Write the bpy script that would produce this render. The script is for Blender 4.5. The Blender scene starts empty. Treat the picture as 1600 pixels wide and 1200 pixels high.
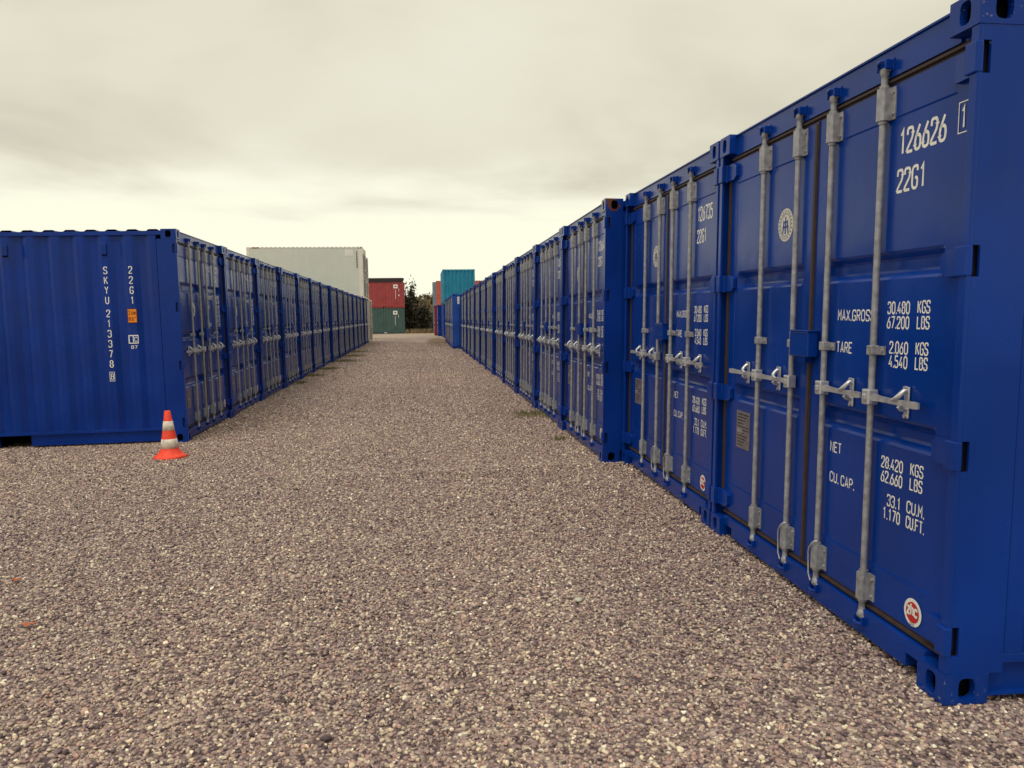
import bpy, bmesh, math, random
import numpy as np
from mathutils import Matrix, Vector
R = math.radians
random.seed(7); rng = np.random.default_rng(11)
scene = bpy.context.scene
col = scene.collection

# ------------------------------------------------------------------ camera
CAM_H = 1.480
YAW, PITCH, ROLL = R(6.619), R(-4.841), R(-0.803)
def cam_axes():
    f = Vector((math.sin(YAW) * math.cos(PITCH), math.cos(YAW) * math.cos(PITCH), math.sin(PITCH)))
    r0 = Vector((math.cos(YAW), -math.sin(YAW), 0)); u0 = r0.cross(f)
    r = math.cos(ROLL) * r0 + math.sin(ROLL) * u0
    u = -math.sin(ROLL) * r0 + math.cos(ROLL) * u0
    return r, u, f
cd = bpy.data.cameras.new('camera'); cam = bpy.data.objects.new('camera', cd); col.objects.link(cam)
cd.sensor_width = 36.0; cd.lens = 36 * 1229.2 / 1600; cd.clip_start = 0.05; cd.clip_end = 3000
_r, _u, _f = cam_axes()
M = Matrix((( _r.x, _u.x, -_f.x, 0), (_r.y, _u.y, -_f.y, 0), (_r.z, _u.z, -_f.z, CAM_H), (0, 0, 0, 1)))
cam.matrix_world = M
scene.camera = cam

# ------------------------------------------------------------------ sky, sun, exposure
SUN_EL, SUN_AZ = R(66), R(-150)          # azimuth measured from +Y towards +X
world = bpy.data.worlds.new('World'); scene.world = world; world.use_nodes = True
wt = world.node_tree; wt.nodes.clear()
def N(tree, t, **kw):
    n = tree.nodes.new(t)
    for k, v in kw.items():
        if k.startswith('i_'):
            n.inputs[k[2:].replace('_', ' ')].default_value = v
        else:
            setattr(n, k, v)
    return n
def mth(tree, op, a, b=None, clamp=False):
    n = tree.nodes.new('ShaderNodeMath'); n.operation = op; n.use_clamp = clamp
    for i, v in enumerate((a, b)):
        if v is None: continue
        if isinstance(v, (int, float)): n.inputs[i].default_value = v
        else: tree.links.new(v, n.inputs[i])
    return n.outputs[0]
def build_sky():
    L = wt.links.new
    out = N(wt, 'ShaderNodeOutputWorld')
    sky = N(wt, 'ShaderNodeTexSky'); sky.sky_type = 'NISHITA'; sky.sun_disc = False
    sky.sun_elevation = SUN_EL; sky.sun_rotation = SUN_AZ
    b1 = N(wt, 'ShaderNodeBackground'); b1.inputs[1].default_value = 0.10; L(sky.outputs[0], b1.inputs[0])
    tc = N(wt, 'ShaderNodeTexCoord'); sp = N(wt, 'ShaderNodeSeparateXYZ'); L(tc.outputs['Generated'], sp.inputs[0])
    zz = mth(wt, 'MAXIMUM', sp.outputs[2], 0.0)
    den = mth(wt, 'ADD', zz, 0.10)
    cx = mth(wt, 'DIVIDE', sp.outputs[0], den); cy = mth(wt, 'DIVIDE', sp.outputs[1], den)
    cv = N(wt, 'ShaderNodeCombineXYZ'); L(cx, cv.inputs[0]); L(cy, cv.inputs[1])
    big = N(wt, 'ShaderNodeTexNoise'); big.inputs['Scale'].default_value = 0.55; big.inputs['Detail'].default_value = 5; big.inputs['Roughness'].default_value = 0.5
    big.inputs['Distortion'].default_value = 0.4
    L(cv.outputs[0], big.inputs['Vector'])
    # small drifting streaks in the bright band low over the horizon
    sm = N(wt, 'ShaderNodeTexNoise'); sm.inputs['Scale'].default_value = 1.15; sm.inputs['Detail'].default_value = 4; sm.inputs['Roughness'].default_value = 0.55
    L(cv.outputs[0], sm.inputs['Vector'])
    # cloud deck colour
    rc = N(wt, 'ShaderNodeValToRGB'); L(big.outputs[0], rc.inputs[0])
    e = rc.color_ramp.elements
    e[0].position = 0.30; e[0].color = (0.56, 0.525, 0.405, 1)
    e[1].position = 0.72; e[1].color = (0.88, 0.86, 0.70, 1)
    m = rc.color_ramp.elements.new(0.5); m.color = (0.775, 0.74, 0.585, 1)
    # bright clear band along the horizon, its upper edge ragged
    edge = mth(wt, 'ADD', zz, mth(wt, 'MULTIPLY', mth(wt, 'SUBTRACT', big.outputs[0], 0.5), -0.16))
    edge = mth(wt, 'ADD', edge, mth(wt, 'MULTIPLY', mth(wt, 'SUBTRACT', sm.outputs[0], 0.5), 0.12))
    mr = N(wt, 'ShaderNodeMapRange'); mr.interpolation_type = 'SMOOTHSTEP'
    L(edge, mr.inputs[0]); mr.inputs[1].default_value = 0.115; mr.inputs[2].default_value = 0.205; mr.inputs[3].default_value = 1.0; mr.inputs[4].default_value = 0.0
    mx = N(wt, 'ShaderNodeMix'); mx.data_type = 'RGBA'; L(mr.outputs[0], mx.inputs[0]); L(rc.outputs[0], mx.inputs[6]); mx.inputs[7].default_value = (1.0, 0.985, 0.785, 1)
    b2 = N(wt, 'ShaderNodeBackground'); b2.inputs[1].default_value = 1.04; L(mx.outputs[2], b2.inputs[0])
    ms = N(wt, 'ShaderNodeMixShader'); ms.inputs[0].default_value = 0.95
    L(b1.outputs[0], ms.inputs[1]); L(b2.outputs[0], ms.inputs[2]); L(ms.outputs[0], out.inputs[0])
build_sky()
sd = bpy.data.lights.new('sun', 'SUN'); sd.energy = 1.5; sd.angle = R(30); sd.color = (1.0, 0.95, 0.85)
sun = bpy.data.objects.new('sun', sd); col.objects.link(sun)
sdir = Vector((math.sin(SUN_AZ) * math.cos(SUN_EL), math.cos(SUN_AZ) * math.cos(SUN_EL), math.sin(SUN_EL)))
sun.rotation_euler = (-sdir).to_track_quat('-Z', 'Y').to_euler(); sun.location = (0, 20, 30)
vs = scene.view_settings
vs.view_transform = 'Standard'; vs.look = 'None'; vs.gamma = 1.0; vs.exposure = 0.0; vs.use_curve_mapping = False
scene.cycles.max_bounces = 6; scene.cycles.diffuse_bounces = 3; scene.cycles.glossy_bounces = 3
scene.cycles.use_denoising = True

# ------------------------------------------------------------------ materials
def lin(r, g, b):
    f = lambda c: ((c / 255 + 0.055) / 1.055) ** 2.4 if c > 10 else c / 255 / 12.92
    return (f(r), f(g), f(b), 1)
def newmat(name):
    m = bpy.data.materials.new(name); m.use_nodes = True
    t = m.node_tree; b = t.nodes['Principled BSDF']
    return m, t, b
def plain(name, c, rough=0.6, metal=0.0, spec=0.5, noise=0.0, scale=8.0):
    m, t, b = newmat(name)
    b.inputs['Base Color'].default_value = c; b.inputs['Roughness'].default_value = rough
    b.inputs['Metallic'].default_value = metal; b.inputs['Specular IOR Level'].default_value = spec
    if noise:
        tc = N(t, 'ShaderNodeTexCoord'); nz = N(t, 'ShaderNodeTexNoise'); nz.inputs['Scale'].default_value = scale; nz.inputs['Detail'].default_value = 6
        t.links.new(tc.outputs['Object'], nz.inputs['Vector'])
        h = N(t, 'ShaderNodeHueSaturation'); h.inputs['Color'].default_value = c
        mr = N(t, 'ShaderNodeMapRange'); t.links.new(nz.outputs[0], mr.inputs[0]); mr.inputs[1].default_value = 0.3; mr.inputs[2].default_value = 0.7
        mr.inputs[3].default_value = 1 - noise; mr.inputs[4].default_value = 1 + noise
        t.links.new(mr.outputs[0], h.inputs['Value']); t.links.new(h.outputs[0], b.inputs['Base Color'])
        mr2 = N(t, 'ShaderNodeMapRange'); t.links.new(nz.outputs[0], mr2.inputs[0]); mr2.inputs[1].default_value = 0.3; mr2.inputs[2].default_value = 0.7
        mr2.inputs[3].default_value = max(0.05, rough - 0.08); mr2.inputs[4].default_value = min(1, rough + 0.1)
        t.links.new(mr2.outputs[0], b.inputs['Roughness'])
    return m
def paint(name, c, rough=0.22, scuff=0.25, dirt=0.3, coat=0.0, spec=0.22, var=0.15, thr=0.735):
    """container paint: slow tonal drift, fine dust, thin scratches, shallow dents"""
    m, t, b = newmat(name); L = t.links.new
    tc = N(t, 'ShaderNodeTexCoord')
    n1 = N(t, 'ShaderNodeTexNoise'); n1.inputs['Scale'].default_value = 1.7; n1.inputs['Detail'].default_value = 5
    L(tc.outputs['Object'], n1.inputs['Vector'])
    # vertical rain streaks
    mp = N(t, 'ShaderNodeMapping'); mp.inputs['Scale'].default_value = (22, 22, 0.9); L(tc.outputs['Object'], mp.inputs[0])
    n2 = N(t, 'ShaderNodeTexNoise'); n2.inputs['Scale'].default_value = 1.0; n2.inputs['Detail'].default_value = 4; L(mp.outputs[0], n2.inputs['Vector'])
    n3 = N(t, 'ShaderNodeTexNoise'); n3.inputs['Scale'].default_value = 38; n3.inputs['Detail'].default_value = 8; n3.inputs['Roughness'].default_value = 0.7
    L(tc.outputs['Object'], n3.inputs['Vector'])
    dust = (c[0] * 0.85 + 0.010, c[1] * 0.85 + 0.012, c[2] * 0.85 + 0.016, 1)
    r1 = N(t, 'ShaderNodeMapRange'); L(n2.outputs[0], r1.inputs[0]); r1.inputs[1].default_value = 0.48; r1.inputs[2].default_value = 0.75; r1.inputs[3].default_value = 0; r1.inputs[4].default_value = dirt
    mx = N(t, 'ShaderNodeMix'); mx.data_type = 'RGBA'; L(r1.outputs[0], mx.inputs[0]); mx.inputs[6].default_value = c; mx.inputs[7].default_value = dust
    h = N(t, 'ShaderNodeHueSaturation'); L(mx.outputs[2], h.inputs['Color'])
    r2 = N(t, 'ShaderNodeMapRange'); L(n1.outputs[0], r2.inputs[0]); r2.inputs[1].default_value = 0.3; r2.inputs[2].default_value = 0.7; r2.inputs[3].default_value = 1 - var; r2.inputs[4].default_value = 1 + var
    L(r2.outputs[0], h.inputs['Value'])
    # chips and scuffs, small and sparse
    r3 = N(t, 'ShaderNodeMapRange'); L(n3.outputs[0], r3.inputs[0]); r3.inputs[1].default_value = thr; r3.inputs[2].default_value = thr + .035; r3.inputs[3].default_value = 0; r3.inputs[4].default_value = scuff
    mx2 = N(t, 'ShaderNodeMix'); mx2.data_type = 'RGBA'; L(r3.outputs[0], mx2.inputs[0]); L(h.outputs[0], mx2.inputs[6]); mx2.inputs[7].default_value = (0.22, 0.24, 0.30, 1)
    L(mx2.outputs[2], b.inputs['Base Color'])
    r4 = N(t, 'ShaderNodeMapRange'); L(n1.outputs[0], r4.inputs[0]); r4.inputs[1].default_value = 0.3; r4.inputs[2].default_value = 0.7; r4.inputs[3].default_value = rough - 0.06; r4.inputs[4].default_value = rough + 0.1
    L(r4.outputs[0], b.inputs['Roughness'])
    n5 = N(t, 'ShaderNodeTexNoise'); n5.inputs['Scale'].default_value = 3.2; n5.inputs['Detail'].default_value = 2; L(tc.outputs['Object'], n5.inputs['Vector'])
    bp = N(t, 'ShaderNodeBump'); bp.inputs['Strength'].default_value = 0.35; bp.inputs['Distance'].default_value = 0.012; L(n5.outputs[0], bp.inputs['Height'])
    L(bp.outputs[0], b.inputs['Normal'])
    b.inputs['Specular IOR Level'].default_value = spec
    b.inputs['Coat Weight'].default_value = coat; b.inputs['Coat Roughness'].default_value = 0.25
    return m
BLUES = [paint('blue_paint', (0.0014, 0.0335, 0.262, 1)), paint('blue_paint_deep', (0.0013, 0.0300, 0.240, 1)),
         paint('blue_paint_fresh', (0.0014, 0.0360, 0.272, 1), rough=0.20), paint('blue_paint_dull', (0.0035, 0.0325, 0.226, 1), rough=0.28, dirt=0.6, var=0.2)]
M_LBLUE = paint('mid_blue_paint', (0.022, 0.085, 0.40, 1), rough=0.42)
M_TEAL = paint('teal_paint', (0.022, 0.22, 0.36, 1), rough=0.45)
M_RED = paint('red_paint', (0.33, 0.060, 0.066, 1), rough=0.5)
M_ORED = paint('faded_red_paint', (0.48, 0.11, 0.085, 1), rough=0.5)
M_MAROON = paint('maroon_paint', (0.26, 0.030, 0.055, 1), rough=0.5)
M_GREEN = paint('green_paint', (0.060, 0.112, 0.108, 1), rough=0.55, dirt=0.5)
M_GREYB = paint('grey_blue_paint', (0.22, 0.32, 0.42, 1), rough=0.5)
M_REEF = paint('grey_white_paint', (0.66, 0.67, 0.56, 1), rough=0.5, scuff=0.05, var=0.03, dirt=0.15)
M_CREAM = paint('cream_paint', (0.80, 0.74, 0.63, 1), rough=0.5, scuff=0.08, var=0.06)
M_GALV = plain('galvanised_steel', (0.33, 0.33, 0.36, 1), 0.46, 0.3, 0.4, 0.30, 34)
M_ZINC = plain('bright_zinc', (0.58, 0.58, 0.61, 1), 0.34, 0.6, 0.5, 0.10, 30)
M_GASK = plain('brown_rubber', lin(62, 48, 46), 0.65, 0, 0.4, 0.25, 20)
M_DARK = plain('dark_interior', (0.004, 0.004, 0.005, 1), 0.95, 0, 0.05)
M_WHITE = plain('white_lettering', (0.84, 0.83, 0.80, 1), 0.55, 0, 0.4, 0.10, 60)
M_EMBL = plain('cream_sticker', (0.68, 0.66, 0.58, 1), 0.6, 0, 0.3, 0.15, 40)
M_REDL = plain('red_print', lin(196, 34, 40), 0.5)
M_ORANGE = plain('orange_plate', lin(240, 140, 20), 0.5)
M_PLATE = plain('worn_metal_plate', lin(122, 113, 120), 0.5, 0.2, 0.5, 0.3, 24)
M_RUST = plain('rust', lin(92, 44, 30), 0.85, 0, 0.3, 0.4, 30)
M_CONER = plain('cone_orange', (0.93, 0.075, 0.035, 1), 0.55, 0, 0.4, 0.10, 30)
M_CONEW = plain('cone_white_sleeve', (0.68, 0.60, 0.52, 1), 0.65, 0, 0.3, 0.34, 16)
M_TARP = plain('dark_sheet', lin(52, 42, 46), 0.7, 0, 0.4, 0.2, 3)

# ------------------------------------------------------------------ mesh helpers
class MB:
    def __init__(s): s.v = []; s.f = []; s.m = []; s.sm = []
    def add(s, vs, fs, mat=0, smooth=False):
        o = len(s.v); s.v += [tuple(p) for p in vs]
        for f in fs: s.f.append([o + i for i in f]); s.m.append(mat); s.sm.append(smooth)
    def box(s, x0, x1, y0, y1, z0, z1, mat=0, ch=0.0):
        if ch <= 0:
            vs = [(x, y, z) for z in (z0, z1) for y in (y0, y1) for x in (x0, x1)]
            s.add(vs, [(0, 2, 3, 1), (4, 5, 7, 6), (0, 1, 5, 4), (2, 6, 7, 3), (0, 4, 6, 2), (1, 3, 7, 5)], mat)
        else:      # vertical edges and front edges chamfered
            bm = bmesh.new(); bmesh.ops.create_cube(bm, size=1)
            for v in bm.verts:
                v.co = Vector((x0 + (v.co.x + .5) * (x1 - x0), y0 + (v.co.y + .5) * (y1 - y0), z0 + (v.co.z + .5) * (z1 - z0)))
            bmesh.ops.bevel(bm, geom=list(bm.edges), offset=ch, segments=2, affect='EDGES', profile=0.5)
            s.bm(bm, mat)
    def bm(s, bm, mat=0, smooth=False):
        bm.verts.ensure_lookup_table(); bm.verts.index_update()
        s.add([v.co[:] for v in bm.verts], [[v.index for v in f.verts] for f in bm.faces], mat, smooth); bm.free()
    def tube(s, pts, r, n=12, mat=0, caps=True, smooth=True):
        pts = [Vector(p) for p in pts]; rs = r if isinstance(r, (list, tuple)) else [r] * len(pts)
        rings = []; ref = None
        for i, p in enumerate(pts):
            d = (pts[min(i + 1, len(pts) - 1)] - pts[max(i - 1, 0)]).normalized()
            if ref is None:
                ref = d.cross(Vector((0, 0, 1)) if abs(d.z) < .9 else Vector((1, 0, 0))).normalized()
            a = (ref - d * ref.dot(d)).normalized(); b = d.cross(a); ref = a
            rings.append([p + (a * math.cos(2 * math.pi * k / n) + b * math.sin(2 * math.pi * k / n)) * rs[i] for k in range(n)])
        vs = [v for rg in rings for v in rg]; fs = []
        for i in range(len(pts) - 1):
            for k in range(n):
                a = i * n + k; b = i * n + (k + 1) % n
                fs.append((a, b, b + n, a + n))
        s.add(vs, fs, mat, smooth)
        if caps:
            s.add(rings[0], [tuple(range(n))[::-1]], mat); s.add(rings[-1], [tuple(range(n))], mat)
    def mesh(s, name, mats):
        me = bpy.data.meshes.new(name); me.from_pydata(s.v, [], s.f)
        for m in mats: me.materials.append(m)
        me.polygons.foreach_set('material_index', s.m); me.polygons.foreach_set('use_smooth', s.sm)
        bm = bmesh.new(); bm.from_mesh(me); bmesh.ops.recalc_face_normals(bm, faces=bm.faces); bm.to_mesh(me); bm.free()
        me.update(); return me
def link(name, me, parent=None, loc=None):
    o = bpy.data.objects.new(name, me); col.objects.link(o); o.parent = parent
    if loc is not None: o.location = loc
    return o
def empty(name, mat=None):
    o = bpy.data.objects.new(name, None); col.objects.link(o); o.empty_display_size = 0.2
    if mat is not None: o.matrix_world = mat
    return o
def tag(o, label=None, cat=None, group=None, kind=None):
    if label: o['label'] = label
    if cat: o['category'] = cat
    if group: o['group'] = group
    if kind: o['kind'] = kind
    return o
def obj_mat(o, mats):
    for i, m in enumerate(mats):
        if i < len(o.material_slots): o.material_slots[i].link = 'OBJECT'; o.material_slots[i].material = m

# ------------------------------------------------------------------ condensed stencil-free lettering, strokes on a 4 x 7 grid
G = {
 '0': [('c', [(0, 0), (4, 0), (4, 7), (0, 7)])], '1': [('s', [(0.9, 5.5), (2.4, 7), (2.4, 0)])],
 '2': [('r', [(0, 5.1), (0, 7), (4, 7), (4, 4.2), (0, 0.9), (0, 0), (4, 0)])],
 '3': [('r', [(0, 5.4), (0, 7), (4, 7), (4, 3.7), (1.5, 3.7)]), ('r', [(1.5, 3.7), (4, 3.7), (4, 0), (0, 0), (0, 1.6)])],
 '4': [('s', [(2.6, 7), (0, 1.8), (4, 1.8)]), ('s', [(3, 3.6), (3, 0)])],
 '5': [('s', [(3.8, 7), (0.2, 7), (0.2, 4)]), ('r', [(0.2, 4.2), (4, 4.2), (4, 0), (0, 0), (0, 1.6)])],
 '6': [('r', [(3.2, 7), (0, 3), (0, 0), (4, 0), (4, 4.1), (0.4, 4.1)])], '7': [('s', [(0, 7), (4, 7), (1.3, 0)])],
 '8': [('c', [(0, 0), (4, 0), (4, 3.8), (0, 3.8)]), ('c', [(0.2, 3.8), (3.8, 3.8), (3.8, 7), (0.2, 7)])],
 'A': [('s', [(0, 0), (2, 7), (4, 0)]), ('s', [(0.7, 2), (3.3, 2)])], 'B': [('r', [(0, 3.7), (3.7, 3.7), (3.7, 7), (0, 7)]), ('r', [(0, 0), (4, 0), (4, 3.7), (0, 3.7)]), ('s', [(0, 0), (0, 7)])],
 'C': [('r', [(4, 5.2), (4, 7), (0, 7), (0, 0), (4, 0), (4, 1.8)])], 'E': [('s', [(4, 7), (0, 7), (0, 0), (4, 0)]), ('s', [(0, 3.6), (3.2, 3.6)])],
 'F': [('s', [(4, 7), (0, 7), (0, 0)]), ('s', [(0, 3.6), (3.2, 3.6)])], 'G': [('r', [(4, 5.4), (4, 7), (0, 7), (0, 0), (4, 0), (4, 3.3), (2.2, 3.3)])],
 'K': [('s', [(0, 0), (0, 7)]), ('s', [(4, 7), (0, 2.6)]), ('s', [(1.3, 4), (4, 0)])], 'L': [('s', [(0, 7), (0, 0), (3.8, 0)])],
 'M': [('s', [(0, 0), (0, 7), (2, 3), (4, 7), (4, 0)])], 'N': [('s', [(0, 0), (0, 7), (4, 0), (4, 7)])], 'O': [('c', [(0, 0), (4, 0), (4, 7), (0, 7)])],
 'P': [('s', [(0, 0), (0, 7)]), ('r', [(0, 7), (4, 7), (4, 3.2), (0, 3.2)])], 'R': [('s', [(0, 0), (0, 7)]), ('r', [(0, 7), (4, 7), (4, 3.4), (0, 3.4)]), ('s', [(2, 3.4), (4, 0)])],
 'S': [('r', [(4, 5.4), (4, 7), (0, 7), (0, 3.9), (4, 3.3), (4, 0), (0, 0), (0, 1.6)])], 'T': [('s', [(2, 0), (2, 7)]), ('s', [(0, 7), (4, 7)])],
 'U': [('r', [(0, 7), (0, 0), (4, 0), (4, 7)])], 'X': [('s', [(0, 0), (4, 7)]), ('s', [(0, 7), (4, 0)])], 'Y': [('s', [(0, 7), (2, 3.4), (4, 7)]), ('s', [(2, 3.4), (2, 0)])],
 'i': [('s', [(2, 0), (2, 4.6)]), ('s', [(2, 6), (2, 7)])], 'z': [('s', [(0, 4.6), (4, 4.6), (0, 0), (4, 0)])], 'c': [('r', [(4, 3.4), (4, 4.6), (0, 4.6), (0, 0), (4, 0), (4, 1.2)])],
 'h': [('s', [(0, 0), (0, 7)]), ('r', [(0, 4.6), (4, 4.6), (4, 0)])], 'm': [('s', [(0, 0), (0, 4.6), (2, 4.6), (2, 0)]), ('s', [(2, 4.6), (4, 4.6), (4, 0)])],
 "'": [('s', [(1.6, 5.2), (1.6, 7)])], '"': [('s', [(1, 5.2), (1, 7)]), ('s', [(3, 5.2), (3, 7)])], '.': [('d', [(0.2, 0)])],
}
def round_poly(P, closed, r=2.0, n=5):
    out = []; m = len(P)
    for i, p in enumerate(P):
        p = Vector(p)
        if not closed and i in (0, m - 1): out.append(p); continue
        a = Vector(P[(i - 1) % m]); b = Vector(P[(i + 1) % m])
        da, db = (a - p), (b - p); q = min(r, da.length * .5, db.length * .5)
        p0 = p + da.normalized() * q; p1 = p + db.normalized() * q
        for k in range(n + 1):
            t = k / n; out.append(p0 * (1 - t) ** 2 + p * 2 * t * (1 - t) + p1 * t * t)
    return out
def ribbon(P, closed, hw):
    P = [Vector(p) for p in P]; m = len(P); L_, R_ = [], []
    for i, p in enumerate(P):
        a = P[(i - 1) % m] if (closed or i > 0) else None; b = P[(i + 1) % m] if (closed or i < m - 1) else None
        d1 = (p - a).normalized() if a is not None else None; d2 = (b - p).normalized() if b is not None else None
        if d1 is None: d1 = d2
        if d2 is None: d2 = d1
        n1 = Vector((-d1.y, d1.x)); n2 = Vector((-d2.y, d2.x)); nn = (n1 + n2)
        nn = nn.normalized() if nn.length > 1e-6 else n1
        k = min(1 / max(nn.dot(n1), 0.45), 2.2)
        L_.append(p + nn * hw * k); R_.append(p - nn * hw * k)
    vs = L_ + R_; fs = [(i, (i + 1) % m, m + (i + 1) % m, m + i) for i in range(m if closed else m - 1)]
    return vs, fs
def text2d(txt, x0, x1, z0, h, bold=0.42):
    """lettering from x0 to x1 on baseline z0; returns (verts2d, faces)"""
    adv = lambda c: {' ': 2.4, '.': 2.1, 'i': 3.0, "'": 2.2}.get(c, 5.9)
    tot = sum(adv(c) for c in txt) - 1.9
    sz = h / (7 + 2 * bold); hw_ = bold * sz; z0 += hw_; x0 += hw_; sx = (x1 - x0 - hw_) / tot; V, F = [], []; cur = 0
    for c in txt:
        for kind, P in G.get(c, []):
            P = [Vector((p[0], p[1])) for p in P]
            if kind == 'd':
                x, y = P[0]; pv = [Vector((x - .5, -.42)), Vector((x + .55, -.42)), Vector((x + .55, .75)), Vector((x - .5, .75))]; pf = [(0, 1, 2, 3)]
            else:
                closed = kind == 'c'
                if kind in 'cr': P = round_poly(P, closed)
                P = [Vector((p.x * sx, p.y * sz)) for p in P]
                pv, pf = ribbon(P, closed, bold * sz); pv = [Vector((p.x / sx, p.y / sz)) for p in pv]
            o = len(V); V += [(x0 + (p.x + cur) * sx, z0 + p.y * sz) for p in pv]; F += [tuple(o + i for i in f) for f in pf]
        cur += adv(c)
    return V, F
def disc2d(cx, cz, r0, r1, n=28):
    V = [(cx + r * math.cos(2 * math.pi * k / n), cz + r * math.sin(2 * math.pi * k / n)) for r in (r0, r1) for k in range(n)]
    if r0 <= 0: return V[n:], [tuple(range(n))]
    return V, [(k, (k + 1) % n, n + (k + 1) % n, n + k) for k in range(n)]

# ------------------------------------------------------------------ the container
CW, CL, CH = 2.438, 6.058, 2.591
HW = CW / 2
BARS = (0.620, 1.045, 1.393, 1.818)
HINGE_Z = (0.243, 0.945, 1.655, 2.362)
TROUGH = {'two': ((0.905, 1.025), (1.61, 1.73)), 'three': ((0.645, 0.775), (1.235, 1.365), (1.84, 1.97))}
D0, D1, D2, D3 = 0.088, 1.2145, 1.2235, 2.350        # door edges along s
DZ0, DZ1 = 0.172, 2.425
X = lambda s: s - HW
def casting(sd, w0, w1, zb, holes=True):
    """corner casting; sd -1 left, +1 right; front face at w0"""
    mb = MB(); x0, x1 = (-HW, -HW + .162) if sd < 0 else (HW - .162, HW); z0, z1 = zb, zb + .118
    if not holes:
        mb.box(x0, x1, w0, w1, z0, z1, 0, 0.005); return mb
    def plate(fr, to, uv_rect, hole):
        bm = bmesh.new(); (u0, u1, v0, v1) = uv_rect; (cu, cv, a, b) = hole
        ov = [bm.verts.new(to(u, v, 0)) for u, v in ((u0, v0), (u1, v0), (u1, v1), (u0, v1))]
        hp = []
        for k in range(16):
            t = 2 * math.pi * k / 16; c_, s_ = math.cos(t), math.sin(t)
            e = 0.62; hp.append((cu + a * math.copysign(abs(c_) ** e, c_), cv + b * math.copysign(abs(s_) ** e, s_)))
        iv = [bm.verts.new(to(u, v, 0)) for u, v in hp]
        dv = [bm.verts.new(to(u, v, 0.03)) for u, v in hp]
        ed = [bm.edges.new((ov[i], ov[(i + 1) % 4])) for i in range(4)] + [bm.edges.new((iv[i], iv[(i + 1) % 16])) for i in range(16)]
        bmesh.ops.triangle_fill(bm, use_beauty=True, use_dissolve=False, edges=ed)
        for f in list(bm.faces):
            c = f.calc_center_median()
        for i in range(16): bm.faces.new((iv[i], iv[(i + 1) % 16], dv[(i + 1) % 16], dv[i]))
        mb.bm(bm, 0)
    cz = (z0 + z1) / 2
    plate(0, lambda u, v, d: (u, w0 + d, v), (x0, x1, z0, z1), ((x0 + x1) / 2 + sd * .004, cz, .030, .042))
    xs, dr = (x0, 1) if sd < 0 else (x1, -1)
    plate(0, lambda u, v, d: (xs + dr * d, u, v), (w0, w1, z0, z1), ((w0 + w1) / 2 + .004, cz, .034, .042))
    xi = x1 if sd < 0 else x0
    mb.add([(xi, w0, z0), (xi, w1, z0), (xi, w1, z1), (xi, w0, z1)], [(0, 1, 2, 3)])
    mb.add([(x0, w1, z0), (x1, w1, z0), (x1, w1, z1), (x0, w1, z1)], [(0, 1, 2, 3)])
    for z in (z0, z1): mb.add([(x0, w0, z), (x1, w0, z), (x1, w1, z), (x0, w1, z)], [(0, 1, 2, 3)])
    mb.box(x0 + .050, x1 - .050, w0 + .050, w1 - .050, z0 + .012, z1 - .012, 1)  # near-black core: shade of the hollow casting put into its colour
    return mb
def front_post(sd, H):
    mb = MB(); k = lambda a, b: (X(a), X(b)) if sd > 0 else (-X(b), -X(a))
    z0, z1 = .118, H - .118
    x0, x1 = k(2.394, 2.4365); mb.box(x0, x1, .004, .021, z0, z1, 0, .003)      # front strip
    x0, x1 = k(2.424, 2.4355); mb.box(x0, x1, .052, .235, z0, z1)             # side plate behind the slots
    xl0, xl1 = k(2.378, 2.4385)
    for h in HINGE_Z: mb.box(xl0, xl1, -.006, .0225, h - .054, h + .054, 0, .004)
    zz = [z0] + [v for h in HINGE_Z for v in (h - .056, h + .056)] + [z1]
    for i in range(0, len(zz), 2): mb.box(x0, x1, .021, .052, zz[i], zz[i + 1])
    x0, x1 = k(2.366, 2.374); mb.box(x0, x1, .112, .215, z0, z1)
    x0, x1 = k(2.374, 2.424); mb.box(x0, x1, .205, .215, z0, z1)
    return mb
def corrug(x, y0, y1, z0, z1, first, pitch=.278, depth=.036, flat=.072, axis='y', inward=1):
    """trapezoid sheet; crest centres at first + k*pitch, crests on plane x"""
    sl = (pitch - 2 * flat) / 2; pts = [(y0, depth)]
    k = math.floor((y0 - first) / pitch)
    while True:
        c = first + k * pitch
        for d, e in ((-flat / 2 - sl, depth), (-flat / 2, 0), (flat / 2, 0), (flat / 2 + sl, depth)):
            y = c + d
            if y0 < y < y1: pts.append((y, e))
        k += 1
        if c > y1 + pitch: break
    pts.append((y1, depth)); mb = MB()
    P = (lambda y, e, z: (x + inward * e, y, z)) if axis == 'y' else (lambda y, e, z: (y, x + inward * e, z))
    n = len(pts); vs = [P(y, e, z) for z in (z0, z1) for y, e in pts]
    mb.add(vs, [(i, i + 1, n + i + 1, n + i) for i in range(n - 1)]); return mb
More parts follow.
